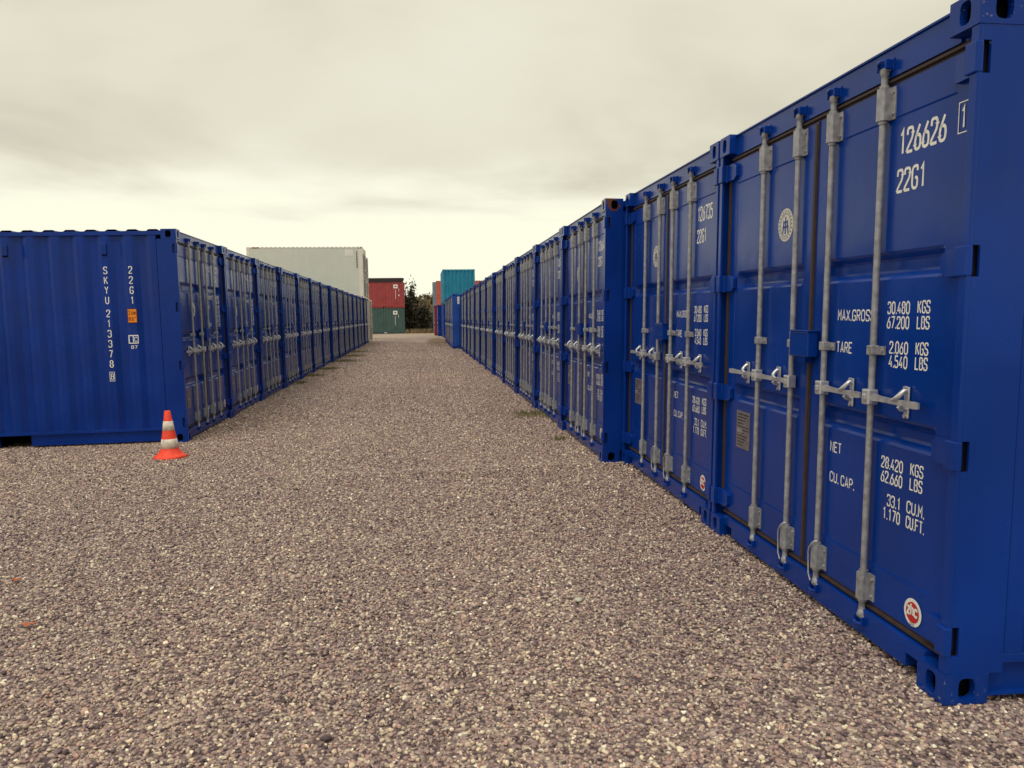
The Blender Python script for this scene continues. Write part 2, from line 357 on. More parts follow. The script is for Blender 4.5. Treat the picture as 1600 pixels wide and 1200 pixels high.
def door(a, b, H, troughs):
    mb = MB(); W = b - a
    sl = [0, .088, .092, .118, .135, .150, W - .150, W - .135, W - .118, W - .092, W - .088, W]
    zl = [DZ0, .350, .358]
    for t0, t1 in troughs: zl += [t0, t0 + .012, t0 + .030, t0 + .042, t1 - .042, t1 - .030, t1 - .012, t1]
    zl += [2.282, 2.290, DZ1]
    sm = lambda t: t * t * (3 - 2 * t)
    def dep(s, z):
        if s <= .088 or s >= W - .088 or z <= .350 or z >= 2.290: return .056
        ms = sm(max(0, min(1, (min(s, W - s) - .118) / .032))); mz = 0
        for t0, t1 in troughs:
            mz = max(mz, sm(max(0, min(1, (min(z - t0, t1 - z)) / .042))))
        return .0585 + .036 * ms * mz
    n = len(sl); vs = [(X(a + s), dep(s, z), z) for z in zl for s in sl]
    fs = [(j * n + i, j * n + i + 1, (j + 1) * n + i + 1, (j + 1) * n + i) for j in range(len(zl) - 1) for i in range(n - 1)]
    mb.add(vs, fs)
    x0, x1 = X(a), X(b); B = .105
    mb.add([(x0, .056, DZ0), (x1, .056, DZ0), (x1, .056, DZ1), (x0, .056, DZ1), (x0, B, DZ0), (x1, B, DZ0), (x1, B, DZ1), (x0, B, DZ1)],
           [(0, 1, 5, 4), (1, 2, 6, 5), (2, 3, 7, 6), (3, 0, 4, 7), (4, 5, 6, 7)])
    return mb
BW = .032                                        # depth of the bar axis
def bar_parts(s, side):
    """galvanised locking bar at s; side -1: handle swings to the left, +1 to the right"""
    x = X(s); P = {}
    mb = MB(); mb.tube([(x, BW, .150), (x, BW, 2.455)], .0142, 14)
    for z0, z1 in ((2.418, 2.430), (.305, .318), (2.270, 2.283), (.172, .185)): mb.tube([(x, BW, z0), (x, BW, z1)], .0195, 14)
    mb.tube([(x, BW, 2.455), (x, BW, 2.470), (x, BW, 2.474), (x, BW, 2.492)], [.0142, .0142, .0180, .0180], 12)
    mb.box(x - .030, x + .024, BW - .010, BW + .014, 2.488, 2.506, 0, .004)
    mb.tube([(x, BW, .150), (x, BW, .130), (x, BW, .128), (x, BW, .108)], [.0142, .0142, .0180, .0180], 12)
    mb.box(x - .030, x + .024, BW - .010, BW + .014, .092, .110, 0, .004)
    P['locking_bar'] = mb
    def bracket(z0, z1, w=.0255, fl=.056):
        m = MB()
        bm = bmesh.new(); prof = [(-fl, .0555), (-fl, .050), (-w, .050), (-w, .020), (-w + .010, .008), (w - .010, .008), (w, .020), (w, .050), (fl, .050), (fl, .0555)]
        n = len(prof); vs = [bm.verts.new((x + p, d, z)) for z in (z0, z1) for p, d in prof]
        for i in range(n): bm.faces.new((vs[i], vs[(i + 1) % n], vs[n + (i + 1) % n], vs[n + i]))
        bm.faces.new(vs[:n][::-1]); bm.faces.new(vs[n:]); m.bm(bm)
        for sx in (-1, 1):
            for zz in (z0 + .022, z1 - .022): m.tube([(x + sx * (fl - .014), .0505, zz), (x + sx * (fl - .014), .042, zz)], .0075, 8)
        return m
    P['bar_bracket'] = [bracket(2.283, 2.418), bracket(.185, .305)]
    m = MB(); m.box(x - .022, x + .022, .012, .050, 1.284, 1.327, 0, .005); m.box(x - .060, x + .060, .048, .0555, 1.287, 1.324)
    for sx in (-1, 1): m.tube([(x + sx * .045, .0485, 1.305), (x + sx * .045, .040, 1.305)], .008, 8)
    P['bar_bracket'].append(m)
    # handle: hub clamp and flat tapered lever
    hl, ct = (.335, .205) if side > 0 else (.375, .155); hz = 1.100
    m = MB(); m.box(x - .028, x + .028, .002, .050, hz - .034, hz + .034, 0, .006)
    m.box(x - .012, x + .012, -.006, .004, hz - .012, hz + .012, 0, .003)
    xa = x + side * .026
    secs = [(0, .016, .016, .030), (.05, .013, .012, .026), (.14, .010, .011, .022), (hl - .10, .010, .012, .020), (hl - .03, .009, .015, .018), (hl, .007, .012, .018)]
    vs = []; fs = []
    for d, hy, hzv, yc in secs:
        for sy, sz in ((-1, -1), (1, -1), (1, 1), (-1, 1)): vs.append((xa + side * d, yc + sy * hy * .6, hz + sz * hzv))
    for i in range(len(secs) - 1):
        for k in range(4): fs.append((i * 4 + k, i * 4 + (k + 1) % 4, i * 4 + 4 + (k + 1) % 4, i * 4 + 4 + k))
    fs += [(0, 1, 2, 3), tuple(range(len(vs) - 4, len(vs)))]; m.add(vs, fs)
    P['door_handle'] = m
    xc = x + side * (ct + .026); m = MB()
    m.box(xc - .017, xc + .017, .047, .0555, hz - .066, hz + .066, 0, .005)
    m.tube([(xc, .047, hz + .050), (xc, .036, hz + .046), (xc, .024, hz + .036), (xc - side * .004, .012, hz + .024), (xc - side * .020, .008, hz + .014), (xc - side * .044, .010, hz + .006)], [.011, .012, .011, .010, .008, .006], 8)
    m.tube([(xc, .047, hz - .030), (xc, .024, hz - .026), (xc, .014, hz - .016)], [.011, .010, .008], 8)
    m.tube([(xc, .048, hz - .056), (xc, .040, hz - .056)], .009, 8); m.tube([(xc, .048, hz + .060), (xc, .036, hz + .060)], .009, 8)
    P['handle_catch'] = m
    return P
def keeper(s, z, up):
    x = X(s); mb = MB(); o = .012 if up else -.012
    for dx in (-.036, .026): mb.box(x + dx, x + dx + .010, .012, .050, z - .020, z + .020, 0, .003)
    mb.box(x - .040, x + .040, .044, .050, z - .026, z + .026, 0, .002)
    mb.tube([(x - .030, .018, z + o), (x - .012, .010, z + o * 1.3), (x + .010, .012, z + o * 1.3), (x + .026, .020, z + o)], [.007, .009, .009, .007], 8)
    return mb
def hinge(edge, side, z):
    """blade from door frame to post; side +1 for the right-hand door"""
    mb = MB(); e = X(edge)
    xs = [e - side * .105, e - side * .075, e + side * .040, e + side * .056]
    hs = [.030, .050, .050, .050]
    vs = []
    for xx, h in zip(xs, hs):
        for w in (.034, .0555):
            for zz in (z - h, z + h): vs.append((xx, w - (0.006 if xx in xs[2:] else 0), zz))
    fs = []
    for i in range(3):
        a, b = i * 4, i * 4 + 4
        fs += [(a, a + 1, b + 1, b), (a + 2, b + 2, b + 3, a + 3), (a, b, b + 2, a + 2), (a + 1, a + 3, b + 3, b + 1)]
    fs += [(0, 2, 3, 1), (12, 13, 15, 14)]; mb.add(vs, fs)
    mb.tube([(e + side * .040, .036, z - .054), (e + side * .040, .036, z + .054)], .016, 10)
    return mb
TABLE_TWO = [('MAX.GROSS', 1.462, 1.775, 1.430, .054), ('30.480', 1.872, 2.030, 1.463, .054), ('KGS', 2.080, 2.162, 1.466, .054), ('67.200', 1.872, 2.030, 1.401, .054), ('LBS', 2.080, 2.162, 1.403, .054),
     ('TARE', 1.460, 1.601, 1.278, .054), ('2.060', 1.898, 2.030, 1.295, .054), ('KGS', 2.080, 2.162, 1.298, .054), ('4.540', 1.898, 2.030, 1.236, .054), ('LBS', 2.080, 2.162, 1.238, .054),
     ('NET', 1.438, 1.542, .790, .053), ('28.420', 1.876, 2.034, .797, .053), ('KGS', 2.084, 2.170, .803, .053), ('62.660', 1.878, 2.034, .735, .053), ('LBS', 2.084, 2.168, .742, .053),
     ('CU. CAP.', 1.443, 1.667, .642, .052), ('33.1', 1.931, 2.030, .638, .053), ('CU.M.', 2.070, 2.188, .643, .053), ('1.170', 1.903, 2.030, .577, .053), ('CU.FT.', 2.070, 2.192, .580, .053)]
TABLE_THREE = [('MAX.GROSS', 1.462, 1.775, 1.780, .05), ('30.480', 1.872, 2.030, 1.790, .05), ('KGS', 2.080, 2.162, 1.790, .05), ('67.200', 1.872, 2.030, 1.725, .05), ('LBS', 2.080, 2.162, 1.725, .05),
     ('TARE', 1.460, 1.601, 1.650, .05), ('2.060', 1.898, 2.030, 1.650, .05), ('KGS', 2.080, 2.162, 1.650, .05), ('4.540', 1.898, 2.030, 1.590, .05), ('LBS', 2.080, 2.162, 1.590, .05),
     ('NET', 1.438, 1.542, 1.520, .05), ('28.420', 1.876, 2.034, 1.520, .05), ('KGS', 2.084, 2.170, 1.520, .05), ('62.660', 1.878, 2.034, 1.460, .05), ('LBS', 2.084, 2.168, 1.460, .05),
     ('CU. CAP.', 1.443, 1.667, 1.400, .05), ('33.1', 1.931, 2.030, 1.395, .05), ('CU.M.', 2.070, 2.188, 1.395, .05)]
def lettering(items, w):
    mb = MB()
    for t, a, b, z, h in items:
        V, F = text2d(t, a, b, z, h, .48 if h < .08 else .47); mb.add([(X(x), w, zz) for x, zz in V], F)
    return mb
def emblem(cx, cz, r):
    """round cream sticker with a ring of ticks and an upright mark"""
    mb = MB(); w = .0575
    V, F = disc2d(cx, cz, 0, r); mb.add([(X(x), w, z) for x, z in V], F, 0)
    V, F = disc2d(cx, cz, r * .66, r * .70); mb.add([(X(x), w - .0015, z) for x, z in V], F, 1)
    for k in range(22):
        t = 2 * math.pi * k / 22; c_, s_ = math.cos(t), math.sin(t); a, b, hw = r * .77, r * .91, r * .035
        P = [(a, -hw), (b, -hw), (b, hw), (a, hw)]
        mb.add([(X(cx + c_ * p - s_ * q), w - .0015, cz + s_ * p + c_ * q) for p, q in P], [(0, 1, 2, 3)], 1)
    for P in ([(-.42, -.5), (-.28, -.5), (-.16, .1), (-.3, .35)], [(.28, -.5), (.42, -.5), (.3, .35), (.16, .1)], [(-.09, -.55), (.09, -.55), (.07, .5), (-.07, .5)],
              [(-.4, -.18), (.4, -.18), (.4, -.06), (-.4, -.06)], [(-.3, .12), (.3, .12), (.26, .24), (-.26, .24)]):
        mb.add([(X(cx + p * r), w - .0015, cz + q * r) for p, q in P], [(0, 1, 2, 3)], 1)
    return mb
def badge(cx, cz, r):
    mb = MB(); w = .0525
    V, F = disc2d(cx, cz, 0, r); mb.add([(X(x), w, z) for x, z in V], F, 0)
    V, F = disc2d(cx, cz, 0, r * .74); mb.add([(X(x), w - .0015, z) for x, z in V], F, 1)
    V, F = text2d('zhc', cx - r * .62, cx + r * .62, cz - r * .26, r * .95, 0.75); mb.add([(X(x), w - .003, z) for x, z in V], F, 0)
    V, F = text2d('CNC', cx - r * .28, cx + r * .28, cz - r * .95, r * .16, 0.6); mb.add([(X(x), w - .0015, z) for x, z in V], F, 2)
    return mb
_cache = {}
def cached(key, fn, mats):
    if key not in _cache: _cache[key] = fn().mesh(key.split('|')[0], mats)
    return _cache[key]
def container(mat4, paint_mat, style='two', hi=True, number=None, H=CH, L=CL, corr=True, doors=True, side_first=.279, seal=False, badges=True, panel_mat=None):
    root = empty('shipping_container', mat4)
    def part(name, key, fn, mats, parent=root):
        me = cached(name + '|' + key, fn, mats); o = link(name, me, parent)
        pm = panel_mat if panel_mat and name in ('side_panel', 'door') else paint_mat
        obj_mat(o, [pm if m is BLUES[0] else m for m in mats]); return o
    P1 = [BLUES[0]]; k = f'{H:.3f}_{L:.3f}'
    fine = hi
    for sd in (-1, 1):
        part('corner_post', f'{sd}{k}', lambda: front_post(sd, H), P1)
        for zb in (0, H - .118):
            part('corner_casting', f'{sd}{zb}{fine}{k}', lambda: casting(sd, 0, .178, zb, True), [BLUES[0], M_DARK])
            part('corner_casting', f'r{sd}{zb}{k}', lambda: casting(sd, L - .178, L, zb, False), P1)
        def rp():
            m = MB(); x = sd * (HW - .005); m.box(min(x, x - sd * .15), max(x, x - sd * .15), L - .16, L - .006, .118, H - .118, 0, .006); return m
        part('rear_post', f'{sd}{k}', rp, P1)
        def tr():
            m = MB(); x = sd * (HW - .004); m.box(min(x, x - sd * .058), max(x, x - sd * .058), .178, L - .178, H - .072, H - .022, 0, .004); return m
        part('top_side_rail', f'{sd}{k}', tr, P1)
        def br():
            m = MB(); x = sd * (HW - .040); a, b = min(x, x - sd * .03), max(x, x - sd * .03)
            for y0, y1 in ((.178, 1.824), (2.184, 3.874), (4.234, L - .178)): m.box(a, b, y0, y1, .032, .150)
            x2 = sd * (HW - .010); a2, b2 = min(x2, x2 - sd * .06), max(x2, x2 - sd * .06)
            m.box(a2, b2, .178, L - .178, .150, .185, 0, .003)
            for y0, y1 in ((.178, 1.824), (2.184, 3.874), (4.234, L - .178)): m.box(a2, b2, y0, y1, .024, .0319)
            return m
        part('bottom_side_rail', f'{sd}{k}', br, P1)
        def sp():
            if corr: return corrug(sd * (HW - .010), .235, L - .16, .185, H - .072, side_first, inward=-sd)
            return corrug(sd * (HW - .010), .235, L - .16, .185, H - .072, .3, pitch=.30, depth=.004, flat=.145, inward=-sd)
        part('side_panel', f'{sd}{k}{corr}{side_first}', sp, P1)
    def ep():
        m = corrug(L - .012, -HW + .155, HW - .155, .15, H - .12, 0.0, pitch=.30, depth=.060, flat=.08, axis='x', inward=-1)
        m.box(-HW + .162, HW - .162, L - .10, L - .006, .02, .15); m.box(-HW + .162, HW - .162, L - .10, L - .006, H - .12, H - .006); return m
    part('end_panel', k, ep, P1)
    def rf():
        n = int((L - .30) / .235); pts = []
        y0 = .15
        for i in range(n):
            c = y0 + (i + .5) * .235
            pts += [(c - .1175, H - .021), (c - .075, H - .021), (c - .045, H - .001), (c + .045, H - .001), (c + .075, H - .021)]
        pts.append((L - .12, H - .021)); m = MB(); q = len(pts)
        vs = [(x, y, z) for x in (-HW + .004, HW - .004) for y, z in pts]
        m.add(vs, [(i, i + 1, q + i + 1, q + i) for i in range(q - 1)]); return m
    part('roof_panel', k, rf, P1)
    def fl():
        m = MB()
        for y0, y1 in ((.12, 1.824), (2.184, 3.874), (4.234, L - .1)): m.box(-HW + .07, HW - .07, y0, y1, .045, .145)
        m.box(-HW + .07, HW - .07, .12, L - .1, .1455, .17); return m
    part('floor_frame', k, fl, [M_DARK])
    if not doors: return root
    def hd():
        m = MB(); m.box(-HW + .162, HW - .162, .050, .170, 2.4605, H - .012); m.box(-HW + .162, HW - .162, .040, .14, H - .012, H - .004); m.box(-HW + .035, -HW + .162, .06, .17, 2.4605, 2.4725); m.box(HW - .162, HW - .035, .06, .17, 2.4605, 2.4725); return m
    part('door_header', k, hd, P1)
    def sl():
        m = MB(); m.box(-HW + .285, HW - .285, .030, .160, .020, .138, 0, .004)
        for sx in (-1, 1):
            a, b = sorted((sx * (HW - .285), sx * (HW - .162))); m.box(a, b, .030, .160, .080, .138)
        m.box(-HW + .162, HW - .162, .160, .166, .02, .08, 0)
        return m
    part('door_sill', k, sl, P1)
    for tb in (0, 1):
        def gk():
            m = MB(); a, b = (DZ1 + .002, 2.460) if tb else (.1385, DZ0 - .002); mid = (a + b) / 2; hw_ = .008
            P = [(.100, a), (.062, a), (.062, mid - hw_), (.047, mid - hw_ + .003), (.047, mid + hw_ - .003), (.062, mid + hw_), (.062, b), (.100, b)]
            n = len(P); vs = [(x, y, z) for x in (X(D0 + .01), X(D3 - .01)) for y, z in P]
            m.add(vs, [tuple(range(n)), tuple(range(n, 2 * n))] + [(i, (i + 1) % n, n + (i + 1) % n, n + i) for i in range(n)]); return m
        part('door_gasket', f'{tb}{k}', gk, [M_GASK])
    if fine:
        for s in BARS:
            for up in (1, 0): part('cam_keeper', f'{s}{up}', lambda: keeper(s, 2.512 if up else .086, up), P1)
    for di, (a, b, side, bars) in enumerate(((D0, D1, -1, BARS[:2]), (D2, D3, 1, BARS[2:]))):
        dr = part('door', f'{di}{style}', lambda: door(a, b, H, TROUGH[style]), P1)
        if di == 0:
            def sg():
                m = MB(); m.box(X(D1 + .0005), X(D2 - .0005), .050, .075, DZ0, DZ1); m.box(X(D1 - .022), X(D1 + .0), .046, .0555, DZ0 + .01, DZ1 - .01); return m
            part('centre_seal', k, sg, [M_GASK], dr)
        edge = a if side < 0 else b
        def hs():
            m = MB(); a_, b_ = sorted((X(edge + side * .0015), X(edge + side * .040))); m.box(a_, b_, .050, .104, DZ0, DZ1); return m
        part('hinge_seal', f'{di}', hs, [M_GASK], dr)  # gasket strip widened across the hinge recess, its dark colour standing in for shade
        if fine:
            for s in bars:
                bp = bar_parts(s, side)
                part('locking_bar', f'{s}', lambda: bp['locking_bar'], [M_GALV], dr)
                for j, br_ in enumerate(bp['bar_bracket']): part('bar_bracket', f'{s}_{j}', lambda: br_, [M_GALV], dr)
                part('door_handle', f'{s}', lambda: bp['door_handle'], [M_ZINC], dr)
                part('handle_catch', f'{s}', lambda: bp['handle_catch'], [M_ZINC], dr)
                if seal and s in BARS[1:3]:
                    def wire():
                        m = MB(); x = X(s)
                        m.tube([(x - .031, .004, .215), (x - .030, .002, .262), (x - .022, .001, .285), (x + .004, .000, .312), (x + .020, .008, .330), (x + .022, .020, .330)], .004, 6)
                        m.tube([(x - .031, .004, .215), (x - .028, .005, .150), (x - .012, .008, .118)], .004, 6); return m
                    part('seal_cable', f'{s}', wire, [M_ZINC], dr)
            for z in HINGE_Z: part('hinge', f'{di}{z}', lambda: hinge(edge, side, z), P1, dr)
        else:
            for s in bars:
                def bar_lo():
                    bp = bar_parts(s, side); m = MB(); m.tube([(X(s), BW, .110), (X(s), BW, 2.50)], .0145, 8)
                    x = X(s)
                    for z0, z1 in ((2.283, 2.418), (.185, .305)): m.box(x - .0255, x + .0255, .008, .050, z0, z1); m.box(x - .056, x + .056, .048, .0555, z0, z1)
                    m.box(x - .07, x + .07, .012, .0555, 1.284, 1.327)
                    o = len(m.v)
                    for q in ('door_handle', 'handle_catch'):
                        h = bp[q]; m.add(h.v, h.f, 1)
                    for z in (2.512, .086): m.box(x - .045, x + .047, .006, .050, z - .03, z + .03, 2)
                    return m
                part('locking_bar', f'lo{s}', bar_lo, [M_GALV, M_ZINC, BLUES[0]], dr)
            def hg_lo():
                m = MB()
                for z in HINGE_Z:
                    h = hinge(edge, side, z); m.add(h.v, h.f, 0)
                return m
            part('hinge_set', f'lo{di}', hg_lo, P1, dr)
        if di == 0:
            def lb():
                m = MB(); m.box(X(1.105), X(1.305), -.012, .044, 1.245, 1.372, 0, .005); m.box(X(1.125), X(1.215), .044, .0555, 1.26, 1.36); m.box(X(1.225), X(1.29), .044, .0555, 1.26, 1.36); m.box(X(1.100), X(1.310), -.017, .046, 1.3725, 1.380, 0, .002)
                m.tube([(X(1.285), -.012, 1.275), (X(1.285), -.016, 1.275)], .008, 8); m.box(X(1.16), X(1.25), .005, .04, 1.215, 1.2445); return m
            part('lock_box', k, lb, P1, dr)
            def pl(): 
                m = MB(); z1 = .850 if style == 'two' else .620
                m.box(X(.268), X(.470 if style == 'two' else .400), .054, .0595, z1 - .235, z1, 0)
                for i in range(11):
                    z = z1 - .018 - i * .0195; w_ = (.17 if style == 'two' else .105) * (1 if i in (0, 4, 5) else .5 + .45 * ((i * 37) % 10) / 10)
                    m.box(X(.285), X(.285 + w_), .0532, .0539, z - .004, z + .001, 1)
                for dz in (.125,): m.box(X(.282), X(.36), .0520, .0530, z1 - dz - .012, z1 - dz + .014, 2)
                return m
            part('data_plate', style, pl, [M_PLATE, M_DARK, M_GALV], dr)
            if badges: part('emblem', style, lambda: emblem(.868 if style == 'two' else .775, 1.950 if style == 'two' else 1.628, .090), [M_EMBL, paint_mat], dr)
        else:
            if number:
                def lt():
                    if style == 'two':
                        it = [(number[:6], 1.902, 2.207, 2.122, .108), ('22G1', 1.897, 2.094, 1.968, .100)] + TABLE_TWO
                        m = lettering(it, .0577)
                        V, F = text2d(number[6:], 2.300, 2.306, 2.140, .095) if False else text2d('1', 2.290, 2.322, 2.145, .085)
                        if len(number) > 6:
                            m.add([(X(x), .0535, z) for x, z in V], F)
                            for x0, x1, z0, z1 in ((2.277, 2.281, 2.130, 2.245), (2.332, 2.336, 2.130, 2.245), (2.2811, 2.3319, 2.130, 2.134), (2.2811, 2.3319, 2.241, 2.245)):
                                m.add([(X(x0), .0535, z0), (X(x1), .0535, z0), (X(x1), .0535, z1), (X(x0), .0535, z1)], [(0, 1, 2, 3)])
                        return m
                    it = [('SKYU', 1.47, 1.72, 2.165, .085), (number[:6], 1.90, 2.20, 2.165, .085), ('22G1', 1.90, 2.06, 2.035, .085)] + TABLE_THREE
                    return lettering(it, .0577)
                part('lettering', f'{style}{number}', lt, [M_WHITE], dr)
            if badges: part('maker_badge', style, lambda: badge(2.153, .247, .058), [M_WHITE, M_REDL, M_DARK], dr)
    return root

# ------------------------------------------------------------------ ground
def row_z(y):
    zl = -0.0126 + 0.00218 * min(y, 48) ; zr = (-0.017 + 0.0082 * y) if y < 7.5 else 0.0298 - 0.0004 * y
    zr = max(zr, 0.004)
    return zl, zr
def gz(x, y):
    yy = max(0.0, y); zl, zr = row_z(yy)
    t = min(1, max(0, (x + 2.85) / 4.65)); t = t * t * (3 - 2 * t)
    z = zl * (1 - t) + zr * t
    if yy > 50: z *= max(0, 1 - (yy - 50) / 20)
    if x > 1.9: z -= 0.0155 * min(x - 1.9, 7)
    if x < -2.85: z -= 0.0096 * min(-2.85 - x, 7)
    if y < 0: z *= max(0, 1 + y / 10)
    return z
def axis(lo, hi, fine0, fine1, step):
    a = list(np.arange(fine0, fine1 + 1e-6, step)); s = step; v = fine1
    while v < hi: s *= 1.5; v += s; a.append(min(v, hi))
    s = step; v = fine0
    while v > lo: s *= 1.5; v -= s; a.insert(0, max(v, lo))
    return a
xs = axis(-900, 900, -10, 10, 0.5); ys = axis(-300, 1500, 0, 84, 1.0)
mb = MB(); nx = len(xs)
mb.add([(x, y, gz(x, y) - 0.006) for y in ys for x in xs], [(j * nx + i, j * nx + i + 1, (j + 1) * nx + i + 1, (j + 1) * nx + i) for j in range(len(ys) - 1) for i in range(nx - 1)], 0, True)
STONES = [((156, 132, 130), 3.2), ((134, 115, 118), 2.6), ((168, 150, 144), 3), ((188, 167, 154), 2.8), ((204, 185, 164), 1.8), ((224, 210, 186), 1.0), ((92, 77, 83), 1.9), ((178, 144, 134), 1.3), ((240, 231, 212), .35), ((152, 131, 124), 2.2)]
def ground_material():
    m, t, b = newmat('gravel_ground'); L = t.links.new
    tc = N(t, 'ShaderNodeTexCoord')
    wob = N(t, 'ShaderNodeTexNoise'); wob.inputs['Scale'].default_value = 14; L(tc.outputs['Object'], wob.inputs['Vector'])
    def vor(scale):
        v = N(t, 'ShaderNodeTexVoronoi'); v.inputs['Scale'].default_value = scale; v.inputs['Randomness'].default_value = 1.0; L(tc.outputs['Object'], v.inputs['Vector']); return v
    v1 = vor(44)
    sc = N(t, 'ShaderNodeSeparateColor'); L(v1.outputs['Color'], sc.inputs[0])
    rp = N(t, 'ShaderNodeValToRGB'); rp.color_ramp.interpolation = 'CONSTANT'; L(sc.outputs[0], rp.inputs[0])
    tot = sum(w for _, w in STONES); acc = 0; el = rp.color_ramp.elements
    for i, (c, w) in enumerate(STONES):
        if i == 0: e = el[0]
        elif i == 1: e = el[1]; 
        else: e = el.new(acc / tot)
        e.position = acc / tot; e.color = lin(*c); acc += w
    # joints between the stones lie in shade of the relief: bump only, plus earth colour deep between
    dj = N(t, 'ShaderNodeMapRange'); L(v1.outputs['Distance'], dj.inputs[0]); dj.inputs[1].default_value = 0.42; dj.inputs[2].default_value = 0.68; dj.inputs[3].default_value = 0; dj.inputs[4].default_value = 0.75
    mx = N(t, 'ShaderNodeMix'); mx.data_type = 'RGBA'; L(dj.outputs[0], mx.inputs[0]); L(rp.outputs[0], mx.inputs[6]); mx.inputs[7].default_value = lin(78, 64, 66)
    # broad patches: dustier and darker stretches
    n1 = N(t, 'ShaderNodeTexNoise'); n1.inputs['Scale'].default_value = 0.35; n1.inputs['Detail'].default_value = 6; L(tc.outputs['Object'], n1.inputs['Vector'])
    hv = N(t, 'ShaderNodeHueSaturation'); L(mx.outputs[2], hv.inputs['Color'])
    mr = N(t, 'ShaderNodeMapRange'); L(n1.outputs[0], mr.inputs[0]); mr.inputs[1].default_value = .3; mr.inputs[2].default_value = .7; mr.inputs[3].default_value = .84; mr.inputs[4].default_value = 1.16; L(mr.outputs[0], hv.inputs['Value'])
    # the yard's far end is pale bare hardstanding, with a brown earthy patch beside the right-hand boxes
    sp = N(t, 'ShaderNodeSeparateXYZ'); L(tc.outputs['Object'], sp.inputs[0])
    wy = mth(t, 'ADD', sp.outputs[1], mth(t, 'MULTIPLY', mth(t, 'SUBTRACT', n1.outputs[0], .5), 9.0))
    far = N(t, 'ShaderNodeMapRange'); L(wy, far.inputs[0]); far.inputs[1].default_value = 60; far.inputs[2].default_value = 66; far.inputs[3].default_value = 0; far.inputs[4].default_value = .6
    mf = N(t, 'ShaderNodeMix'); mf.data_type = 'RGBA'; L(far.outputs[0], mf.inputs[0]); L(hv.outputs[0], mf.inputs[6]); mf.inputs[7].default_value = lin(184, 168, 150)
    px = mth(t, 'MULTIPLY', mth(t, 'SUBTRACT', sp.outputs[0], 1.3), 1 / 0.9); py = mth(t, 'MULTIPLY', mth(t, 'SUBTRACT', sp.outputs[1], 50), 1 / 10.0)
    rr = mth(t, 'SQRT', mth(t, 'ADD', mth(t, 'MULTIPLY', px, px), mth(t, 'MULTIPLY', py, py)))
    rr = mth(t, 'ADD', rr, mth(t, 'MULTIPLY', mth(t, 'SUBTRACT', wob.outputs[0], .5), .7))
    pm = N(t, 'ShaderNodeMapRange'); L(rr, pm.inputs[0]); pm.inputs[1].default_value = .75; pm.inputs[2].default_value = 1.15; pm.inputs[3].default_value = .85; pm.inputs[4].default_value = 0
    mp = N(t, 'ShaderNodeMix'); mp.data_type = 'RGBA'; L(pm.outputs[0], mp.inputs[0]); L(mf.outputs[2], mp.inputs[6]); mp.inputs[7].default_value = lin(104, 84, 60)
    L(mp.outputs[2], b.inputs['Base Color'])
    inv = mth(t, 'SUBTRACT', 1.0, v1.outputs['Distance'])
    bp = N(t, 'ShaderNodeBump'); bp.inputs['Strength'].default_value = 0.9; bp.inputs['Distance'].default_value = 0.012; L(inv, bp.inputs['Height']); L(bp.outputs[0], b.inputs['Normal'])
    b.inputs['Roughness'].default_value = 0.85; b.inputs['Specular IOR Level'].default_value = 0.3
    return m
tag(link('ground', mb.mesh('ground', [ground_material()])), kind='structure')

# ------------------------------------------------------------------ rows of containers
def frame(a, b, c, d, t, y):
    O = Vector((a + b * y, y, c + d * y)); U = Vector((b, 1, d)).normalized(); Z = Vector((t, 0, 1)); W = Vector((1, -b, -t))
    Z = (Z - U * Z.dot(U)).normalized(); W = U.cross(Z).normalized()
    if W.x < 0: W = -W
    return O, U, Z, W
def mat_right(a, b, c, d, t, y, push=0.0, lift=0.0):
    O, U, Z, W = frame(a, b, c, d, t, y)
    o = O + U * HW + W * push + Z * lift
    return Matrix(((-U.x, W.x, Z.x, o.x), (-U.y, W.y, Z.y, o.y), (-U.z, W.z, Z.z, o.z), (0, 0, 0, 1)))
def mat_left(a, b, c, d, t, y, push=0.0, lift=0.0):
    O, U, Z, W = frame(a, b, c, d, t, y)
    o = O + U * HW - W * push + Z * lift
    return Matrix(((U.x, -W.x, Z.x, o.x), (U.y, -W.y, Z.y, o.y), (U.z, -W.z, Z.z, o.z), (0, 0, 0, 1)))
ORD = ['first', 'second', 'third', 'fourth', 'fifth', 'sixth', 'seventh', 'eighth', 'ninth', 'tenth', 'eleventh', 'twelfth', 'thirteenth', 'fourteenth', 'fifteenth']
A = dict(a=1.894281, b=.008792, c=-.017139, d=.0082, t=.015002)
B = dict(a=1.738618, b=.004326, c=.029773, d=-.000392, t=.017426)
LF = dict(a=-2.81587, b=-.004697, c=-.012634, d=.002181, t=-.009634)
M_SCUFF = paint('blue_paint_scuffed', (0.0016, 0.0345, 0.262, 1), scuff=0.75, dirt=0.5, thr=0.61)
def rusty():
    m = paint('rusty_blue_paint', (0.0014, 0.0335, 0.255, 1)); t = m.node_tree; b = t.nodes['Principled BSDF']
    src = b.inputs['Base Color'].links[0].from_socket
    tc = N(t, 'ShaderNodeTexCoord'); nz = N(t, 'ShaderNodeTexNoise'); nz.inputs['Scale'].default_value = 9; nz.inputs['Detail'].default_value = 6; t.links.new(tc.outputs['Object'], nz.inputs['Vector'])
    mr = N(t, 'ShaderNodeMapRange'); t.links.new(nz.outputs[0], mr.inputs[0]); mr.inputs[1].default_value = .46; mr.inputs[2].default_value = .52
    mx = N(t, 'ShaderNodeMix'); mx.data_type = 'RGBA'; t.links.new(mr.outputs[0], mx.inputs[0]); t.links.new(src, mx.inputs[6]); mx.inputs[7].default_value = lin(96, 52, 38)
    t.links.new(mx.outputs[2], b.inputs['Base Color']); return m
M_RUSTY = rusty()
right_no = ['1266261', '126735', '126648', '126702', '126619', '126693', '126741', '126655']
